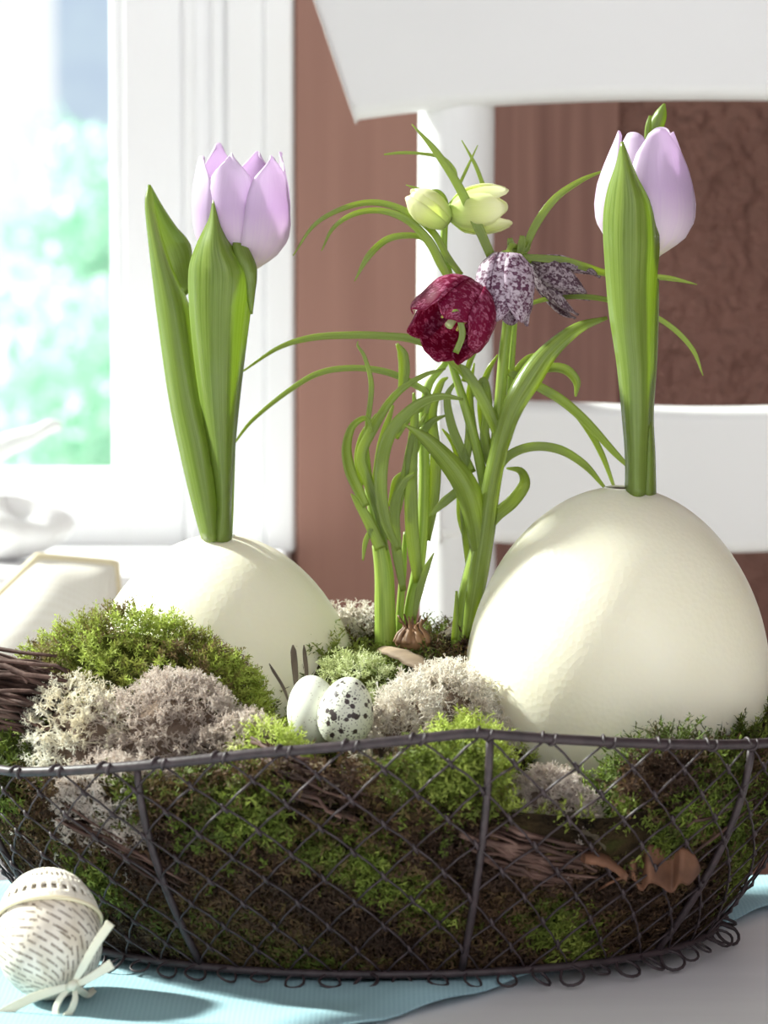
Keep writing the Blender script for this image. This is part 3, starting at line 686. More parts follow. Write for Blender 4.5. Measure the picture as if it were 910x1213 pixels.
pos = np.array([bowl(a, b, .945) for a, b in zip(th, vv)]); keep = ~((pos[:, 0] > .040) & (pos[:, 0] < .098) & (pos[:, 1] < 0) & (pos[:, 2] > .062)); keep &= ~((np.abs(pos[:, 0] + .018) < .026) & (pos[:, 1] < 0) & (pos[:, 2] > .070) & (pos[:, 2] < .096) & (rng.random(n) < .8))
pos, th, vv = pos[keep], th[keep], vv[keep]; n = len(pos); nr = np.stack([np.cos(th) / BA, np.sin(th) / BB, np.full(n, .0)], 1); nr /= np.linalg.norm(nr, axis=1)[:, None]; nr[:, 2] += .35
rv = np.clip(vnoise(pos, 95) * 1.3 - .33 + rng.normal(size=n) * .12, 0, 1)
v, f, r_ = scatter(PR_MOSS, pos - nr * .007, nr, (.7, 1.25), .75, rv); mk('side_moss', v, f, M['moss_dark'], mf, rnd=r_)['kind'] = 'stuff'
n = 4200; a = rng.uniform(0, 6.283, n); r = np.sqrt(rng.random(n)) * .93; x, y = BA * r * np.cos(a), BB * r * np.sin(a); pos = np.stack([x, y, H(x, y) - .008], 1)
rv = np.clip(vnoise(pos, 55, 3) * 1.3 - .05 + rng.normal(size=n) * .1, 0, 1)
v, f, r_ = scatter(PR_MOSS, pos, np.tile([0, -.15, 1.], (n, 1)), (.6, 1.1), .45, rv); mk('top_moss', v, f, M['moss_dark'], mf, rnd=r_)['kind'] = 'stuff'

def clump(name, px, py, Y, rx, ry, rz, n, protos, mat, label, cat, scale=(.7, 1.25), tilt=.4, brown=0, bodymat=None, zsink=.35, flat=1.0, lump=.18):
    """cushion of moss or lichen whose top shows at (px, py) at depth Y; radii in metres"""
    top = P(px, py, Y); c = np.array([top.x, top.y, top.z - rz]); o = root(name, (c[0], c[1], c[2] - rz * zsink), label, cat, 'moss and lichen cushions')
    def surf(d):
        l = 1 + lump * (vnoise(d, 3.1, px) - .5) * 2; e = np.sign(d) * np.abs(d) ** flat
        return c + e * l[:, None] * np.array([rx, ry, rz])
    n1, n2 = 24, 10; dd = []
    for i in range(n1):
        for j in range(n2):
            ph = (math.pi / 2 + .5) * j / (n2 - 1); dd.append((math.sin(ph) * math.cos(2 * math.pi * i / n1), math.sin(ph) * math.sin(2 * math.pi * i / n1), math.cos(ph)))
    B = surf(np.array(dd)); B = c + (B - c) * .74
    B = confine(B, .955)
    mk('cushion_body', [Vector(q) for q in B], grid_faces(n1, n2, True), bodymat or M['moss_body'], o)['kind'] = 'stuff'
    d = rng.normal(size=(n * 2, 3)); d[:, 2] = np.abs(d[:, 2]) * 1.2 - .35; d /= np.linalg.norm(d, axis=1)[:, None]; d = d[:n]
    pos = surf(d); nr = d / np.array([rx, ry, rz]); nr /= np.linalg.norm(nr, axis=1)[:, None]
    pos = c + (pos - c) * .86
    rv = np.clip(rng.random(n) * .6 + vnoise(pos, 130, 2) * .7 - .15 - brown * (vnoise(pos, 75, 5) > .55), 0, 1)
    v, f, r_ = scatter(protos, pos, nr, scale, tilt, rv); k = mk('strands', v, f, mat, o, rnd=r_); k['kind'] = 'stuff'
    return o
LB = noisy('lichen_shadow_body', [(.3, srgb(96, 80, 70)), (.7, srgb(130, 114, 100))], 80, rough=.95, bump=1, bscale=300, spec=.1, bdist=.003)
MGB = noisy('moss_green_body', [(.3, srgb(56, 52, 24)), (.7, srgb(88, 98, 36))], 80, rough=.95, bump=1, bscale=300, spec=.1, bdist=.003)
clump('moss_clump', 165, 716, -.022, .053, .034, .050, 1900, PR_FINE, M['moss_green'], 'bright green moss mound in front of the left ostrich egg', 'moss', brown=.3, bodymat=MGB)
clump('moss_clump', 262, 772, -.020, .020, .024, .036, 600, PR_FINE, M['moss_green'], 'green moss sloping down beside the grey lichen to the quail eggs', 'moss', brown=.2, bodymat=MGB)
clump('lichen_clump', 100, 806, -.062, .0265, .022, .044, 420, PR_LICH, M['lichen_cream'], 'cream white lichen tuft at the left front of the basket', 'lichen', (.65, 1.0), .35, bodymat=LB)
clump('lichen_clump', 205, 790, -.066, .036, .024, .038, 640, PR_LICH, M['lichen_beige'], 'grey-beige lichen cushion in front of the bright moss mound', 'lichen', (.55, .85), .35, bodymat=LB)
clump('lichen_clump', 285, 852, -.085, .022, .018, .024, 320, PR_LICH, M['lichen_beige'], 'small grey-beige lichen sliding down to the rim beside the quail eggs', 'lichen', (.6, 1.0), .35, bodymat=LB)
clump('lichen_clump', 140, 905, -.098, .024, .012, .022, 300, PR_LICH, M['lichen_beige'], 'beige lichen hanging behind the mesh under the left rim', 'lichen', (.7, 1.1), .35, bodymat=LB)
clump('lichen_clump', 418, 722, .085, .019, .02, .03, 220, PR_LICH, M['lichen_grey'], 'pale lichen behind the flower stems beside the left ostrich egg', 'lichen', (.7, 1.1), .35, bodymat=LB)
clump('moss_clump', 420, 772, -.005, .021, .028, .035, 800, PR_FINE, M['moss_pale'], 'pale green moss tuft behind the two quail eggs', 'moss', (.55, .9), bodymat=MGB)
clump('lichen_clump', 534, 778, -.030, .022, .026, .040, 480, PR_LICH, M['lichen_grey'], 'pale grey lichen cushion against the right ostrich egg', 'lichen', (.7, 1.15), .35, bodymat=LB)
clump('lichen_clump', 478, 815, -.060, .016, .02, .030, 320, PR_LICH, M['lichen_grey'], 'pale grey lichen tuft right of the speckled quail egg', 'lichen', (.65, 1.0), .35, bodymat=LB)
clump('moss_clump', 548, 852, -.098, .020, .016, .028, 500, PR_FINE, M['moss_green'], 'yellow-green moss tuft at the rim in front of the grey lichen', 'moss', bodymat=MGB)
clump('moss_clump', 520, 900, -.112, .015, .012, .024, 360, PR_FINE, M['moss_deep'], 'green moss behind the mesh below the speckled quail egg', 'moss', bodymat=MGB)
clump('moss_clump', 322, 862, -.100, .013, .014, .018, 260, PR_FINE, M['moss_green'], 'small bright moss tuft left of the plain quail egg', 'moss', bodymat=MGB)
clump('moss_clump', 268, 910, -.112, .020, .010, .022, 320, PR_MOSS, M['moss_deep'], 'green moss behind the mesh under the rim left of the twigs', 'moss', (.6, 1), bodymat=MGB)
clump('lichen_clump', 648, 908, -.098, .019, .014, .026, 300, PR_LICH, M['lichen_beige'], 'beige lichen behind the mesh below the right ostrich egg', 'lichen', (.7, 1.0), .35, bodymat=LB)
clump('moss_clump', 800, 882, -.078, .030, .018, .030, 640, PR_LONG, M['moss_deep'], 'deep green moss in front of the right ostrich egg', 'moss', (.6, 1.0), bodymat=MGB)
clump('moss_clump', 885, 872, -.045, .022, .022, .034, 420, PR_LONG, M['moss_deep'], 'deep green moss at the right end of the basket', 'moss', (.6, 1.0), bodymat=MGB)
clump('moss_clump', 338, 852, -.045, .014, .016, .03, 300, PR_FINE, M['moss_green'], 'small moss tuft at the foot of the dark feathers', 'moss', (.55, .9), bodymat=MGB)
clump('moss_clump', 18, 885, -.055, .016, .020, .018, 260, PR_MOSS, M['moss_deep'], 'dark moss under the twigs at the left end', 'moss', (.6, 1.0), bodymat=MGB)

# ------------------------------------------------------------------ eggs
def egg_pts(L, R, k=.16, n1=72, n2=44, hole=0.0):
    """axis +Z from 0 (blunt end) to L; the pointed end up; hole = radius left open at the tip"""
    v = []
    for i in range(n1):
        for j in range(n2):
            ph = math.pi * j / (n2 - 1)
            if hole: ph = (math.pi - math.asin(min(.99, hole / R)) * .95) * j / (n2 - 1)
            c = -math.cos(ph); r = R * math.sin(ph) * (1 - k * c) / (1 + .0 * c)
            v.append(Vector((r * math.cos(2 * math.pi * i / n1), r * math.sin(2 * math.pi * i / n1), L * (1 + c) / 2)))
    return v, grid_faces(n1, n2, True)
def ostrich(pxc, pytop, Y, L, R, tilt, label, k=.16):
    top = P(pxc, pytop, Y); q = Vector(tilt).normalized().to_track_quat('Z', 'Y'); base = top - (q @ Vector((0, 0, L)))
    e = root('ostrich_egg', base, label, 'egg', 'ostrich eggs used as tulip vases')
    v, f = egg_pts(L, R, k, hole=.0085); v = [base + q @ p for p in v]
    mk('shell', v, f, M['ostrich'], e)
    # rim of the drilled hole and dark hollow
    n2 = 44; ring = [v[i * n2 + n2 - 1] for i in range(72)]
    tube('hole_rim', ring, .0006, M['ostrich'], e, 6, True)
    c = sum(ring, Vector()) / 72; ax = q @ Vector((0, 0, 1))
    rv_ = [p for p in ring] + [c + (p - c) * .95 - ax * .02 for p in ring] + [c - ax * .02]
    mk('hollow', rv_, [(i, (i + 1) % 72, 72 + (i + 1) % 72, 72 + i) for i in range(72)] + [(72 + i, 72 + (i + 1) % 72, 144) for i in range(72)], M['bulb'], e)
    return c, ax
hc2, ha2 = ostrich(738, 577, .005, .150, .0655, (.02, -.04, 1), 'large cream ostrich egg at the right holding a tulip', .10)
hc1, ha1 = ostrich(258, 634, .060, .148, .0640, (-.02, -.08, 1), 'cream ostrich egg at the left half hidden by moss', .10)
def small_egg(px0, py0, px1, py1, Y, R, mat, label, dy=0.0):
    a, b = P(px0, py0, Y), P(px1, py1, Y + dy); ax = b - a; q = ax.to_track_quat('Z', 'Y'); v, f = egg_pts(ax.length, R, .12, 40, 24)
    o = mk('quail_egg', [a + q @ p for p in v], f, mat, loc=a); tag(o, label, 'egg', 'quail eggs nestled in the moss'); return o
small_egg(378, 884, 366, 800, -.066, .0112, M['quail_plain'], 'pale unspotted quail egg beside the dark feathers', .006)
small_egg(404, 886, 416, 802, -.078, .0114, M['quail_speck'], 'dark-speckled quail egg in front of the pale one', .006)

# ------------------------------------------------------------------ tulips
def tulip(label, Y, base):
    return root('tulip', P(base[0], base[1], Y), label, 'tulip', 'lilac tulips standing in the ostrich eggs')
YL, YR = hc1.y, hc2.y
t1 = tulip('lilac tulip with three-lobed open cup in the left egg', YL, (257, 640))
stem([(266, 655), (269, 600), (272, 520), (277, 430), (283, 360), (286, 318)], [17, 16, 15, 14, 13, 12], YL, M['tulip_stem'], t1)
loft('leaf', [(240, 642), (226, 590), (212, 530), (200, 470), (190, 400), (183, 345), (176, 285), (172, 240), (176, 219)],
     [(262, 642), (262, 590), (256, 530), (245, 480), (234, 420), (225, 365), (204, 318), (188, 268), (178, 220)], YL - .004, [.009, .009, .009, .009, .009, .008, .006, .003, 0], M['tulip_leaf'], t1, 36, dy=[0, 0, .004, .008, .012, .016, .02])
loft('leaf', [(175, 219), (177, 240), (181, 268), (188, 300), (200, 330), (218, 352)], [(178, 219), (192, 244), (208, 268), (222, 284), (227, 300), (224, 346)], YL + .018, [0, -.002, -.004, -.004, -.003, 0], M['tulip_leaf'], t1, 24, dy=[0, .002, .003, .004, .003, -.002])
loft('leaf', [(250, 642), (256, 600), (250, 545), (240, 490), (231, 430), (225, 370), (224, 320), (233, 290), (246, 262), (252, 235)],
     [(274, 642), (274, 600), (277, 545), (283, 480), (290, 420), (297, 365), (301, 325), (281, 300), (264, 271), (254, 235)], YL - .010, [.006, .007, .008, .010, .012, .012, .012, .010, .006, .001], M['tulip_leaf'], t1, 40, dy=[.004, .002, 0, -.004, -.008, -.008, -.008])
loft('leaf', [(297, 372), (291, 345), (283, 318), (277, 300), (276, 288), (281, 277)], [(299, 372), (302, 345), (304, 330), (303, 314), (294, 294), (284, 277)], YL - .0125, [0, .002, .003, .003, .001, 0], M['tulip_leaf'], t1, 22, dy=[-.006, -.008, -.01, -.008, -.004])
cup(t1, P(287, 322, YL), (.02, -.10, 1), .054, .0215, [.20, .68, .93, 1.0, 1.0, .96, .90, .84], [40, 44, 43, 41, 39, 36, 28, 5], M['tulip_petal'], roll=.5, tips=[1, 1.03, .92, .98, 1.02, .95], rs=.3, wav=.05, seg=(20, 11))
t2 = tulip('lilac tulip with closed bud-like cup in the right egg', YR, (760, 587))
stem([(752, 600), (752, 560), (751, 500), (752, 420), (760, 350), (766, 300)], [20, 20, 18, 16, 14, 12], YR, M['tulip_stem'], t2)
loft('leaf', [(741, 590), (741, 540), (737, 490), (731, 430), (722, 370), (717, 310), (715, 260), (720, 225), (730, 195), (736, 168)],
     [(768, 590), (768, 540), (771, 490), (774, 440), (775, 390), (778, 330), (781, 290), (776, 248), (756, 212), (738, 168)], YR - .012, [.008, .008, .009, .011, .013, .013, .013, .010, .006, .001], M['tulip_leaf'], t2, 42, dy=[.006, .004, 0, -.002, -.006, -.010, -.012])
loft('leaf', [(757, 590), (762, 540), (764, 490), (766, 430), (768, 370), (770, 340)], [(777, 590), (776, 540), (774, 490), (778, 430), (780, 370), (780, 330)], YR - .003, [.007, .007, .006, .005, .004, .002], M['tulip_leaf'], t2, 24)
loft('leaf', [(762, 172), (768, 150), (776, 134), (786, 123)], [(772, 176), (782, 160), (789, 140), (788, 123)], YR + .012, [.002, .002, .002, 0], M['tulip_leaf'], t2, 16)
loft('leaf', [(764, 165), (765, 150), (769, 137)], [(770, 165), (771, 150), (772, 137)], YR + .010, [.001, .001, 0], M['tulip_leaf'], t2, 10)
cup(t2, P(766, 304, YR), (-.01, -.06, 1), .0535, .0205, [.25, .80, 1.0, 1.02, .97, .86, .72, .56], [44, 50, 52, 52, 51, 50, 44, 24], M['tulip_petal'], roll=.15, tips=[1, .98, 1.02, .95, 1.03, .97], rs=.3, wav=.02, seg=(20, 11))

# ------------------------------------------------------------------ fritillaries
YF = .045
def frit(label, px, py): return root('fritillary', P(px, py, YF), label, 'flower', 'fritillaries between the ostrich eggs')
fa = frit('leafy fritillary shoot without bloom standing nearest the left egg', 457, 757)
fb = frit('fritillary shoot with a pale green-white flower and bud', 485, 757)
fc = frit('fritillary with chequered purple bells beside the right egg', 548, 760)
FL, FS = M['frit_leaf'], M['frit_stem']
# left shoot
stem([(457, 765), (456, 720), (455, 680), (450, 645)], [26, 25, 23, 19], YF, FS, fa)
stem([(451, 648), (444, 615), (437, 575), (433, 530)], [15, 13, 11, 8], YF, FS, fa)
strap([(451, 650), (438, 620), (424, 596), (416, 585)], [16, 15, 10, 2], YF - .004, FL, fa)
strap([(455, 652), (450, 610), (436, 570), (428, 540), (443, 506), (468, 468, -.005), (501, 445, -.008), (528, 437, -.01)], [12, 13, 14, 14, 13, 10, 7, 2], YF - .002, FL, fa, n=36, twist=(-.3, .6))
strap([(434, 600), (424, 580), (414, 557), (410, 530), (417, 505), (434, 495), (442, 512)], [10, 15, 17, 15, 11, 8, 2], YF - .006, FL, fa, n=30, twist=(.2, .9))
strap([(472, 652), (456, 615), (451, 562), (462, 514, -.006), (493, 481, -.012), (522, 470, -.016), (549, 473, -.016)], [8, 15, 18, 17, 14, 10, 3], YF - .010, FL, fa, n=34, twist=(.3, -.3))
strap([(434, 518), (436, 498), (440, 456), (432, 423), (424, 410), (424, 404)], [6, 7, 7, 5, 3, 1], YF, FL, fa)
strap([(440, 626), (433, 642), (430, 664)], [6, 7, 2], YF - .004, FL, fa, n=12)
strap([(442, 602), (446, 570), (452, 530), (458, 505), (466, 480)], [10, 14, 14, 10, 3], YF + .004, FL, fa, twist=(.5, 0))
strap([(462, 640), (472, 600), (480, 560), (488, 520), (505, 490)], [8, 10, 10, 8, 3], YF + .004, FL, fa)
for sp_, wd_ in [([(470, 520), (480, 500), (492, 488), (508, 484)], [4, 10, 9, 2]), ([(486, 560), (496, 520), (512, 500), (528, 492)], [6, 11, 10, 2]), ([(446, 560), (452, 535), (466, 515), (476, 508)], [8, 12, 9, 2]),
                ([(462, 600), (470, 570), (484, 556)], [6, 12, 2]), ([(430, 575), (424, 545), (430, 515), (446, 490)], [8, 10, 8, 2])]:
    strap(sp_, wd_, YF + .008, FL, fa, n=16, fold=.4, twist=(.3, -.4))
# middle shoot with the pale blooms
stem([(482, 760), (488, 715), (496, 670), (501, 620), (503, 560), (502, 500), (508, 455), (530, 425), (536, 385), (534, 335), (526, 300), (527, 262)], [16, 16, 15, 14, 13, 12, 10, 9, 9, 9, 9, 8], YF + .010, FS, fb, n=50)
stem([(472, 758), (474, 720), (478, 670), (480, 630)], [9, 9, 8, 4], YF + .008, FS, fb)
strap([(496, 690), (489, 640), (487, 590), (488, 540), (492, 490), (490, 465)], [14, 18, 18, 16, 10, 3], YF + .004, FL, fb, twist=(.2, -.2))
strap([(505, 640), (514, 590), (516, 540), (512, 490), (522, 455), (531, 447)], [12, 15, 15, 13, 9, 2], YF + .012, FL, fb, twist=(-.2, .3))
strap([(478, 700), (470, 650), (468, 600), (478, 572), (492, 560)], [8, 14, 14, 10, 3], YF, FL, fb)
strap([(509, 612), (526, 595), (545, 579), (556, 560)], [3, 12, 12, 4], YF - .004, FL, fb, n=16)
strap([(490, 735), (497, 700), (506, 672), (514, 655)], [5, 10, 8, 1], YF - .004, FL, fb, n=16)
strap([(476, 462), (479, 440), (477, 420), (470, 407)], [10, 15, 14, 3], YF + .01, FL, fb, n=16, fold=.6)
strap([(500, 500), (508, 470), (490, 455, .004), (459, 441, .008), (421, 436, .012), (381, 441, .016), (346, 460, .020), (300, 497, .024), (274, 530, .026)], [6, 9, 9, 9, 8, 8, 7, 5, 2], YF + .006, FL, fb, n=44)
strap([(566, 462), (545, 437), (520, 416), (490, 402, .004), (455, 398, .008), (417, 397, .012), (370, 400, .018), (330, 412, .022), (286, 441, .026)], [10, 11, 11, 11, 10, 10, 9, 6, 2], YF, FL, fb, n=44)
strap([(546, 326), (530, 304), (512, 274), (480, 250), (445, 240), (409, 246, -.004), (373, 266, -.008), (347, 303, -.01)], [8, 9, 9, 9, 8, 7, 5, 1], YF + .006, FL, fb, n=40, fold=.4)
strap([(534, 334), (522, 312), (508, 286), (484, 262), (453, 250), (421, 253, -.006), (395, 270, -.01), (381, 297, -.014)], [9, 12, 12, 10, 8, 7, 5, 1], YF + .002, FL, fb, n=40, fold=.4)
strap([(516, 300), (503, 284), (488, 279), (460, 283), (437, 303, -.005), (420, 333, -.008)], [4, 6, 8, 9, 9, 1], YF + .012, FL, fb, n=28)
strap([(455, 183), (475, 181), (500, 182), (524, 187), (538, 201), (541, 214)], [2, 4, 4, 5, 5, 3], YF + .016, FL, fb, n=22)
strap([(574, 224), (563, 195), (547, 166)], [6, 5, 1], YF + .016, FL, fb, n=14)
strap([(543, 222), (553, 200), (566, 172)], [4, 4, 1], YF + .014, FL, fb, n=14)
strap([(529, 262), (515, 240), (500, 226), (481, 219)], [6, 6, 5, 1], YF, FL, fb, n=16)
strap([(529, 256), (528, 238), (520, 227), (508, 226)], [5, 6, 5, 2], YF + .004, FL, fb, n=16)
strap([(549, 452), (560, 420), (575, 390), (583, 372)], [6, 8, 7, 2], YF + .012, FL, fb, n=16)
cup(fb, P(533, 252, YF + .004), (1, -.12, .10), .0262, .0098, [.4, .9, 1.05, 1.1, 1.04, .9], [42, 47, 46, 43, 38, 16], M['pale_petal'], roll=.3, rs=.4, rcol=FS, seg=(14, 7), wav=.03)
cup(fb, P(529, 264, YF), (-.85, -.15, .66), .0205, .0074, [.5, .85, 1, 1, .84, .4], [42, 46, 46, 46, 44, 30], M['pale_petal'], roll=.1, rs=.5, rcol=FS, seg=(14, 7))
# right plant with chequered bells
stem([(546, 768), (553, 720), (562, 675), (572, 630), (580, 585), (588, 530), (593, 470), (597, 420), (602, 375), (606, 320), (612, 292)], [26, 27, 24, 20, 17, 15, 14, 13, 12, 9, 7], YF, FS, fc, n=44)
stem([(604, 470), (606, 430), (609, 390), (610, 360)], [8, 8, 7, 6], YF + .006, FS, fc, n=16)
stem([(576, 590), (566, 535), (551, 481), (538, 440), (530, 415)], [12, 12, 11, 9, 7], YF + .004, FS, fc)
loft('leaf', [(565, 745), (564, 690), (556, 640), (546, 600), (534, 572), (512, 540), (492, 516), (479, 503)], [(568, 745), (574, 685), (577, 630), (573, 592), (560, 562), (536, 536), (508, 514), (481, 503)], YF - .018, [.002, .004, .004, .004, .003, .002, 0], FL, fc, 30, dy=[.012, .008, .004, 0, -.004, -.006])
loft('leaf', [(548, 760), (552, 710), (562, 640), (571, 580), (582, 530), (596, 480), (616, 440), (645, 408), (682, 383), (719, 375)], [(556, 760), (574, 700), (586, 630), (592, 580), (602, 530), (617, 490), (640, 455), (660, 422), (690, 393), (720, 378)], YF - .008, [.002, .003, .004, .005, .005, .004, .003, .002, 0], FL, fc, 36, dy=[0, -.004, -.006, -.006, -.002, .004])
strap([(612, 462), (630, 444), (650, 436), (670, 438), (683, 452), (682, 470)], [8, 10, 12, 13, 11, 2], YF + .004, FL, fc, n=24, fold=.5)
strap([(600, 440), (618, 448), (640, 459), (668, 476), (697, 502), (727, 535), (748, 556)], [8, 12, 13, 13, 12, 9, 4], YF + .004, FL, fc, n=28)
strap([(672, 478), (695, 506), (713, 538), (727, 575)], [6, 9, 8, 4], YF + .012, FL, fc, n=18)
strap([(588, 560), (604, 539), (632, 529), (664, 533), (693, 551), (716, 577)], [8, 12, 12, 12, 10, 4], YF - .002, FL, fc, n=26)
strap([(570, 640), (586, 612), (606, 594), (620, 574), (616, 559), (600, 555)], [10, 18, 20, 20, 16, 4], YF - .012, FL, fc, n=28, twist=(.2, 1.0))
strap([(556, 668), (552, 630), (550, 590), (548, 560), (556, 520), (552, 480)], [10, 12, 12, 12, 12, 4], YF + .006, FL, fc)
strap([(592, 520), (580, 490), (566, 462), (552, 440), (545, 432)], [12, 16, 15, 11, 3], YF - .004, FL, fc)
strap([(583, 560), (574, 520), (578, 480), (573, 450), (560, 470)], [10, 12, 12, 9, 3], YF + .004, FL, fc)
strap([(560, 560), (545, 530), (534, 500), (530, 470), (540, 452)], [10, 13, 12, 9, 3], YF + .006, FL, fc)
strap([(600, 470), (612, 440), (626, 424), (642, 418)], [8, 10, 8, 2], YF + .01, FL, fc, n=16)
strap([(541, 700), (540, 735), (538, 758)], [3, 8, 8], YF - .006, FL, fc, n=12)
strap([(582, 304), (567, 270), (544, 222), (516, 179), (488, 147)], [12, 13, 12, 9, 1], YF - .006, FL, fc, n=28)
strap([(620, 300), (635, 266), (658, 235), (688, 214, .004), (716, 202, .008)], [9, 11, 10, 7, 2], YF, FL, fc, n=26)
strap([(616, 304), (640, 306), (668, 309), (695, 317), (720, 324, .006), (760, 327, .008), (795, 330, .008), (826, 337, .008)], [7, 10, 11, 11, 9, 8, 7, 1], YF - .002, FL, fc, n=34)
strap([(614, 366), (640, 356), (668, 352), (700, 352), (730, 358, .006), (770, 372, .008), (800, 391, .008), (822, 416, .008), (833, 445, .008)], [4, 6, 6, 7, 7, 7, 7, 6, 1], YF + .002, FL, fc, n=40)
strap([(540, 418), (548, 395, -.002), (541, 370, -.004), (536, 372, -.004)], [8, 9, 7, 4], YF - .040, FL, fc, n=16)
strap([(611, 304), (606, 292), (604, 282)], [9, 11, 6], YF - .004, FL, fc, n=10, fold=.6)
strap([(615, 302), (618, 290), (619, 279)], [9, 11, 6], YF - .006, FL, fc, n=10, fold=.6)
strap([(612, 302), (624, 296), (628, 286)], [6, 7, 2], YF - .002, FL, fc, n=10, fold=.6)
for sp_, wd_ in [([(560, 600), (548, 560), (540, 530), (524, 508)], [8, 14, 11, 2]), ([(572, 560), (562, 520), (556, 470), (562, 430)], [8, 12, 10, 2]), ([(585, 540), (574, 510), (570, 470), (578, 440), (590, 420)], [6, 12, 10, 8, 2]),
                ([(552, 640), (546, 610), (546, 570), (552, 545)], [6, 11, 9, 2]), ([(568, 620), (556, 590), (552, 555), (540, 540)], [6, 12, 10, 2]), ([(590, 560), (600, 520), (612, 490), (634, 462)], [8, 14, 12, 2])]:
    strap(sp_, wd_, YF + .012, FL, fc, n=18, fold=.4, twist=(-.3, .4))
FP = [.3, .72, .92, 1.0, 1.0, .98, .93]
b1 = cup(fc, P(601, 301, YF - .016), (-.06, -.10, -1), .0305, .0120, [.5, .92, 1.02, 1.05, 1.02, 1.0, .95], [42, 47, 47, 45, 42, 35, 14], M['check_mauve'], roll=.6, rs=.35, rcol=FS, seg=(16, 9), wav=.02)
b2 = cup(fc, P(563, 345, YF - .014), (-.50, -.62, -.62), .0330, .0158, [.4, .85, 1.02, 1.1, 1.12, 1.08, 1.0], [40, 44, 43, 42, 40, 35, 16], M['check_crimson'], roll=.25, rs=.35, rcol=FS, seg=(16, 9), wav=.07)
b3 = cup(fc, P(630, 312, YF + .006), (.85, -.1, -.5), .0290, .0100, [.3, .7, .95, 1.1, 1.2, 1.25, 1.2], [36, 38, 34, 30, 24, 15, 2], M['check_dusky'], roll=.1, rs=.35, rcol=FS, seg=(16, 7), wav=.08)
stem([(612, 293), (606, 291, -.010), (601, 301, -.016)], [7, 7, 6], YF, FS, fc, 'pedicel', n=12)
stem([(612, 296), (620, 300), (630, 312, .006)], [7, 7, 6], YF, FS, fc, 'pedicel', n=12)
stem([(556, 420), (572, 372, .004), (574, 350, 0), (563, 345, -.014)], [8, 7, 7, 6], YF, FS, fc, 'pedicel', n=14)
bx = Vector((-.50, -.62, -.62)).normalized(); bo = P(563, 345, YF - .014)
tube('style', [bo, bo + bx * .014, bo + bx * .024], [.0012, .0011, .0020], M['style'], b2, 8)
for k in range(6):
    a_ = bx.orthogonal().normalized(); a_ = Quaternion(bx, k * math.pi / 3) @ a_
    tube('stamen', [bo + bx * .002, bo + bx * .012 + a_ * .004, bo + bx * .015 + a_ * .0045, bo + bx * .021 + a_ * .005], [.0004, .0004, .0012, .0006], M['anther'], b2, 6)

# ------------------------------------------------------------------ bulb, wood chips, feathers, leaf, bark, twigs
def bulb(px, py, Y, R, Hh, label):
    c = P(px, py, Y); o = root('flower_bulb', c, label, 'bulb')
    v, f = [], []; prof = [(0, 0), (.75, .06), (1, .3), (.92, .55), (.55, .78), (.3, .92), (.22, 1.1)]
    pr = crom(prof, 18); n = 28
    for i in range(n):
        for r, z in pr: v.append(c + Vector((R * r * math.cos(2 * math.pi * i / n) * (1 + .06 * math.sin(i * 2.1)), R * r * math.sin(2 * math.pi * i / n), z * Hh)))
    mk('bulb_body', v, grid_faces(n, 18, True), M['bulb'], o)
    for k in range(9):
        a = k * .7 + .2; d = Vector((math.cos(a), math.sin(a), 0)); 
        pts = [c + d * R * 1.02 + Vector((0, 0, Hh * .35)), c + d * R * .8 + Vector((0, 0, Hh * .72)), c + d * R * .45 + Vector((0, 0, Hh * 1.0)), c + d * R * random.uniform(.5, .9) + Vector((0, 0, Hh * random.uniform(1.2, 1.5)))]
        S = crom([tuple(p) for p in pts], 10); sd = Vector((-d.y, d.x, 0)); v = []
        for i, p in enumerate(S):
            w_ = R * .28 * (1 - i / 9.5); v += [Vector(p) - sd * w_, Vector(p) + d * .0008, Vector(p) + sd * w_]
        solid(mk('bulb_scale', v, grid_faces(10, 3), M['bulb'], o), .0003)
bulb(489, 770, YF - .010, .0078, .0105, 'brown papery flower bulb at the foot of the middle shoot')
0 and bulb(536, 768, YF + .004, .0100, .013, 'brown bulb tucked behind the right fritillary stem')
def chip(a, b, wd, th, mat, name, label, cat, seg=10, jag=.3):
    d = b - a; L = d.length; d.normalize(); s = d.cross(Vector((0, -.5, 1))).normalized(); u = s.cross(d).normalized(); v = []
    for i in range(seg):
        t = i / (seg - 1); w_ = wd * (1 - jag * abs(2 * t - 1) ** 2 + .12 * math.sin(i * 2.9)); p = a + d * (L * t) + u * .002 * math.sin(t * 4)
        for (x, y) in ((-1, -.5), (-.5, .5), (0, .7), (.6, .5), (1, -.4), (0, -.7)): v.append(p + s * x * w_ / 2 + u * y * th)
    k = 6; f = [(i * k + j, (i + 1) * k + j, (i + 1) * k + (j + 1) % k, i * k + (j + 1) % k) for i in range(seg - 1) for j in range(k)] + [tuple(reversed(range(k))), tuple((seg - 1) * k + j for j in range(k))]
    o = mk(name, v, f, mat, loc=a); tag(o, label, cat); return o
chip(P(452, 768, -.004), P(520, 798, -.034), .0095, .0012, M['wood_chip'], 'wood_chip', 'pale wood chip lying in the lichen at the foot of the stems', 'wood chip')
chip(P(585, 745, .05), P(520, 752, .06), .012, .003, M['bark'], 'bark_strip', 'brown bark strip between the stems and the right egg', 'bark')
def feather(pts, wid, Y, label):
    o = root('feather', P(pts[0][0], pts[0][1], Y), label, 'feather', 'dark feathers beside the quail eggs')
    strap(pts, wid, Y, M['feather'], o, 'vane', 16, .15); stem(pts, [1.6, .6], Y, M['feather'], o, 'quill', 12, 5)
feather([(352, 830), (350, 800), (348, 775), (347, 764)], [2, 7, 9, 8, 2], -.055, 'dark feather standing leftmost of the upright pair by the quail eggs')
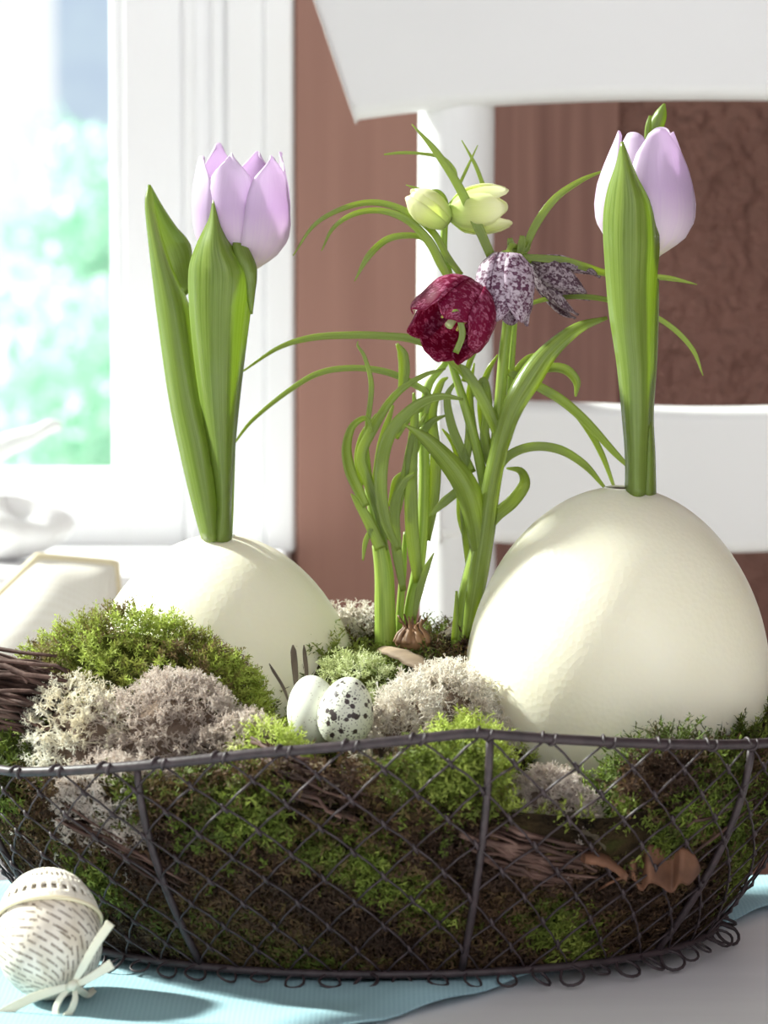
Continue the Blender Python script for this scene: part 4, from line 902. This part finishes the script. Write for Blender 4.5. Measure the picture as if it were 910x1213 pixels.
feather([(364, 822), (363, 795), (361, 775), (360, 764)], [2, 5, 6, 5, 1], -.052, 'narrow dark feather standing beside the wider one at the quail eggs')
feather([(345, 840), (336, 815), (324, 795), (319, 786)], [2, 4, 4, 1], -.058, 'thin leaning feather against the left ostrich egg')
dl = P(785, 1030, -.108)
o = root('dry_leaf', dl, 'crumpled dry brown leaf behind the mesh at the right', 'leaf')
ynear = -.104
loft('blade', [(736, 1024), (748, 1008), (757, 1012), (768, 1000), (784, 1006), (796, 1013), (808, 1004), (822, 1012), (829, 1026)], [(738, 1034), (750, 1042), (760, 1056), (770, 1046), (782, 1050), (796, 1058), (806, 1046), (816, 1048), (830, 1032)],
     ynear, [.001, .003, -.001, .003, .001, -.002, .003, .003, 0], M['dry_leaf'], o, 34, 11, dy=[.008, .003, .007, .002, .006, .009, .006, .011, .016])
tube('leaf_stalk', [P(744, 1036, ynear), P(722, 1046, ynear), P(706, 1056, ynear + .004)], [.0008, .0005], M['dry_leaf'], o, 5)
chip(P(690, 1015, -.118), P(742, 1032, -.108), .010, .0022, M['dry_leaf'], 'bark_flake', 'reddish brown bark flake left of the dry leaf', 'bark')
chip(P(668, 968, -.116), P(725, 1000, -.104), .014, .003, M['bark'], 'bark_piece', 'rough dark bark piece below the beige lichen', 'bark')
def twigs(name, label, ends, n, spread, rad, bend=.004, inside=True, group='twig bundles in the basket'):
    """bundle of thin twigs along a path of 3-D points"""
    path = [Vector(p) for p in ends]; o = root(name, path[0], label, 'twigs', group)
    C = crom([tuple(p) for p in path], 12)
    for k in range(n):
        a = random.uniform(0, 6.28); r = spread * math.sqrt(random.random()); t0 = random.uniform(0, .25); t1 = random.uniform(.75, 1)
        off = Vector((math.cos(a) * r * .4, math.cos(a) * r * .8, math.sin(a) * r)); off2 = off + Vector((random.gauss(0, bend), random.gauss(0, bend), random.gauss(0, bend)))
        pts = []
        for s in range(7):
            t = t0 + (t1 - t0) * s / 6; c = Vector(C[min(11, int(round(t * 11)))]); u = t * 11; i = min(10, int(u)); c = Vector(C[i]).lerp(Vector(C[i + 1]), u - i)
            pts.append(c + off.lerp(off2, t) + Vector((random.gauss(0, .0006),) * 3))
        R = rad * random.uniform(.6, 1.3); pts = [Vector(q) for q in confine([tuple(q) for q in pts], .99)] if inside else pts; tube('twig', pts, [R, R * .9, R * .6], M['twig'], o, 6)
    return o
twigs('twig_bundle', 'dark twig bundle sticking out over the left end of the basket', [P(-90, 798, -.030), P(-20, 816, -.040), P(40, 828, -.050), P(84, 842, -.056)], 74, .0165, .0011, .003, False)
twigs('twig_bundle', 'reddish twig bundle running behind the mesh below the quail eggs', [P(296, 884, -.108), P(345, 915, -.124), P(400, 940, -.127), P(462, 968, -.124)], 30, .0095, .0010, .003)
twigs('twig_bundle', 'dark twig bundle behind the mesh at the lower right', [P(545, 985, -.122), P(600, 1005, -.124), P(660, 1022, -.121), P(712, 1036, -.114)], 34, .0105, .0010, .003)
twigs('twig_bundle', 'few loose twigs behind the mesh at the far right', [P(800, 1000, -.098), P(850, 960, -.085), P(890, 920, -.070)], 10, .012, .0007, .006)
twigs('twig_bundle', 'few loose twigs among the moss at the lower left', [P(60, 960, -.095), P(120, 990, -.108), P(220, 1040, -.112)], 12, .015, .0007, .006)

# ------------------------------------------------------------------ paper-covered egg with lace and ribbon
def paper_egg():
    Yc = -.128; c = P(58, 1118, Yc); ax = Vector((-.10, .50, .86)).normalized(); q = ax.to_track_quat('Z', 'Y'); L, R = .0505, .0208
    base = c - ax * L / 2
    zmin = min((base + q @ p).z for p in egg_pts(L, R, .10, 24, 24)[0]); base.z -= zmin - .0032; c = base + ax * L / 2
    o = root('paper_egg', (c.x, c.y, .003), 'egg covered in printed paper with lace band and ribbon bow before the basket', 'egg')
    n1, n2 = 48, 30; v, f = egg_pts(L, R, .10, n1, n2); v = [base + q @ p for p in v]
    uv = [((i // n2) / n1 * 2.6, (i % n2) / n2 * 1.25) for i in range(n1 * n2)]
    mk('paper_shell', v, f, M['paper'], o, uvs=uv)
    # lace band, a tilted loop round the upper part, with real holes
    def lace_pt(u, t, out):
        a = 2 * math.pi * u; h = .63 + .30 * t + .05 * math.cos(a - 1.1) ; ph = math.acos(max(-1, min(1, 1 - 2 * min(.985, h))))
        cc = -math.cos(ph); r = R * math.sin(ph) * (1 - .10 * cc) + out
        return base + q @ Vector((r * math.cos(a), r * math.sin(a), L * (1 + cc) / 2 + out * .6 * cc))
    nu, nt = 168, 13; v = []
    for i in range(nu):
        for j in range(nt):
            t = j / (nt - 1); sc2 = t * (1 + .10 * abs(math.sin(i / nu * math.pi * 14)) * t); v.append(lace_pt(i / nu, sc2, .0009 + .0012 * t))
    f = []
    for i in range(nu):
        for j in range(nt - 1):
            if j in (3, 4) and (i % 6) in (1, 2, 3): continue
            if j in (8,) and (i % 4) in (0, 1): continue
            if j == 10 and (i % 4) in (2, 3): continue
            a, b = i * nt + j, ((i + 1) % nu) * nt + j; f.append((a, b, b + 1, a + 1))
    solid(mk('lace_band', v, f, M['lace'], o), .0008)
    tube('lace_cord', [lace_pt(i / 80, 0, .0010) for i in range(80)], .0009, M['piping'], o, 6, True)
    # ribbon
    yk = Yc - .0235; k0 = P(86, 1167, yk)
    def rib(pts, wd, nm, tw=(0, 0)):
        strap(pts, wd, yk, M['ribbon'], o, nm, 22, .12, tw)
    rib([(86, 1167), (98, 1146, -.002), (114, 1118, -.003), (131, 1093, -.003)], [6, 11, 12, 13], 'ribbon_tail')
    rib([(86, 1167), (100, 1162, -.002), (117, 1152, -.003), (133, 1142, -.003)], [6, 10, 12, 14], 'ribbon_tail')
    rib([(84, 1168), (62, 1174, -.002), (34, 1184, -.004), (0, 1202, -.006), (-22, 1216, -.007)], [8, 12, 13, 14, 15], 'ribbon_tail')
    rib([(86, 1168), (72, 1182, -.002), (66, 1198, -.003), (72, 1207, -.004), (82, 1200, -.005), (89, 1184, -.004), (88, 1168)], [6, 9, 10, 11, 10, 9, 6], 'ribbon_loop', (.5, .5))
    rib([(86, 1168), (96, 1174, .004), (104, 1178, .012), (112, 1172, .022)], [8, 10, 10, 9], 'ribbon_band')
    v, f = tube_vf([k0 + Vector((-.0018, -.001, -.0012)), k0 + Vector((0, -.0016, 0)), k0 + Vector((.0018, -.001, .0012))], [.0014, .0022, .0014], 10); mk('knot', v, f, M['ribbon'], o)
paper_egg()
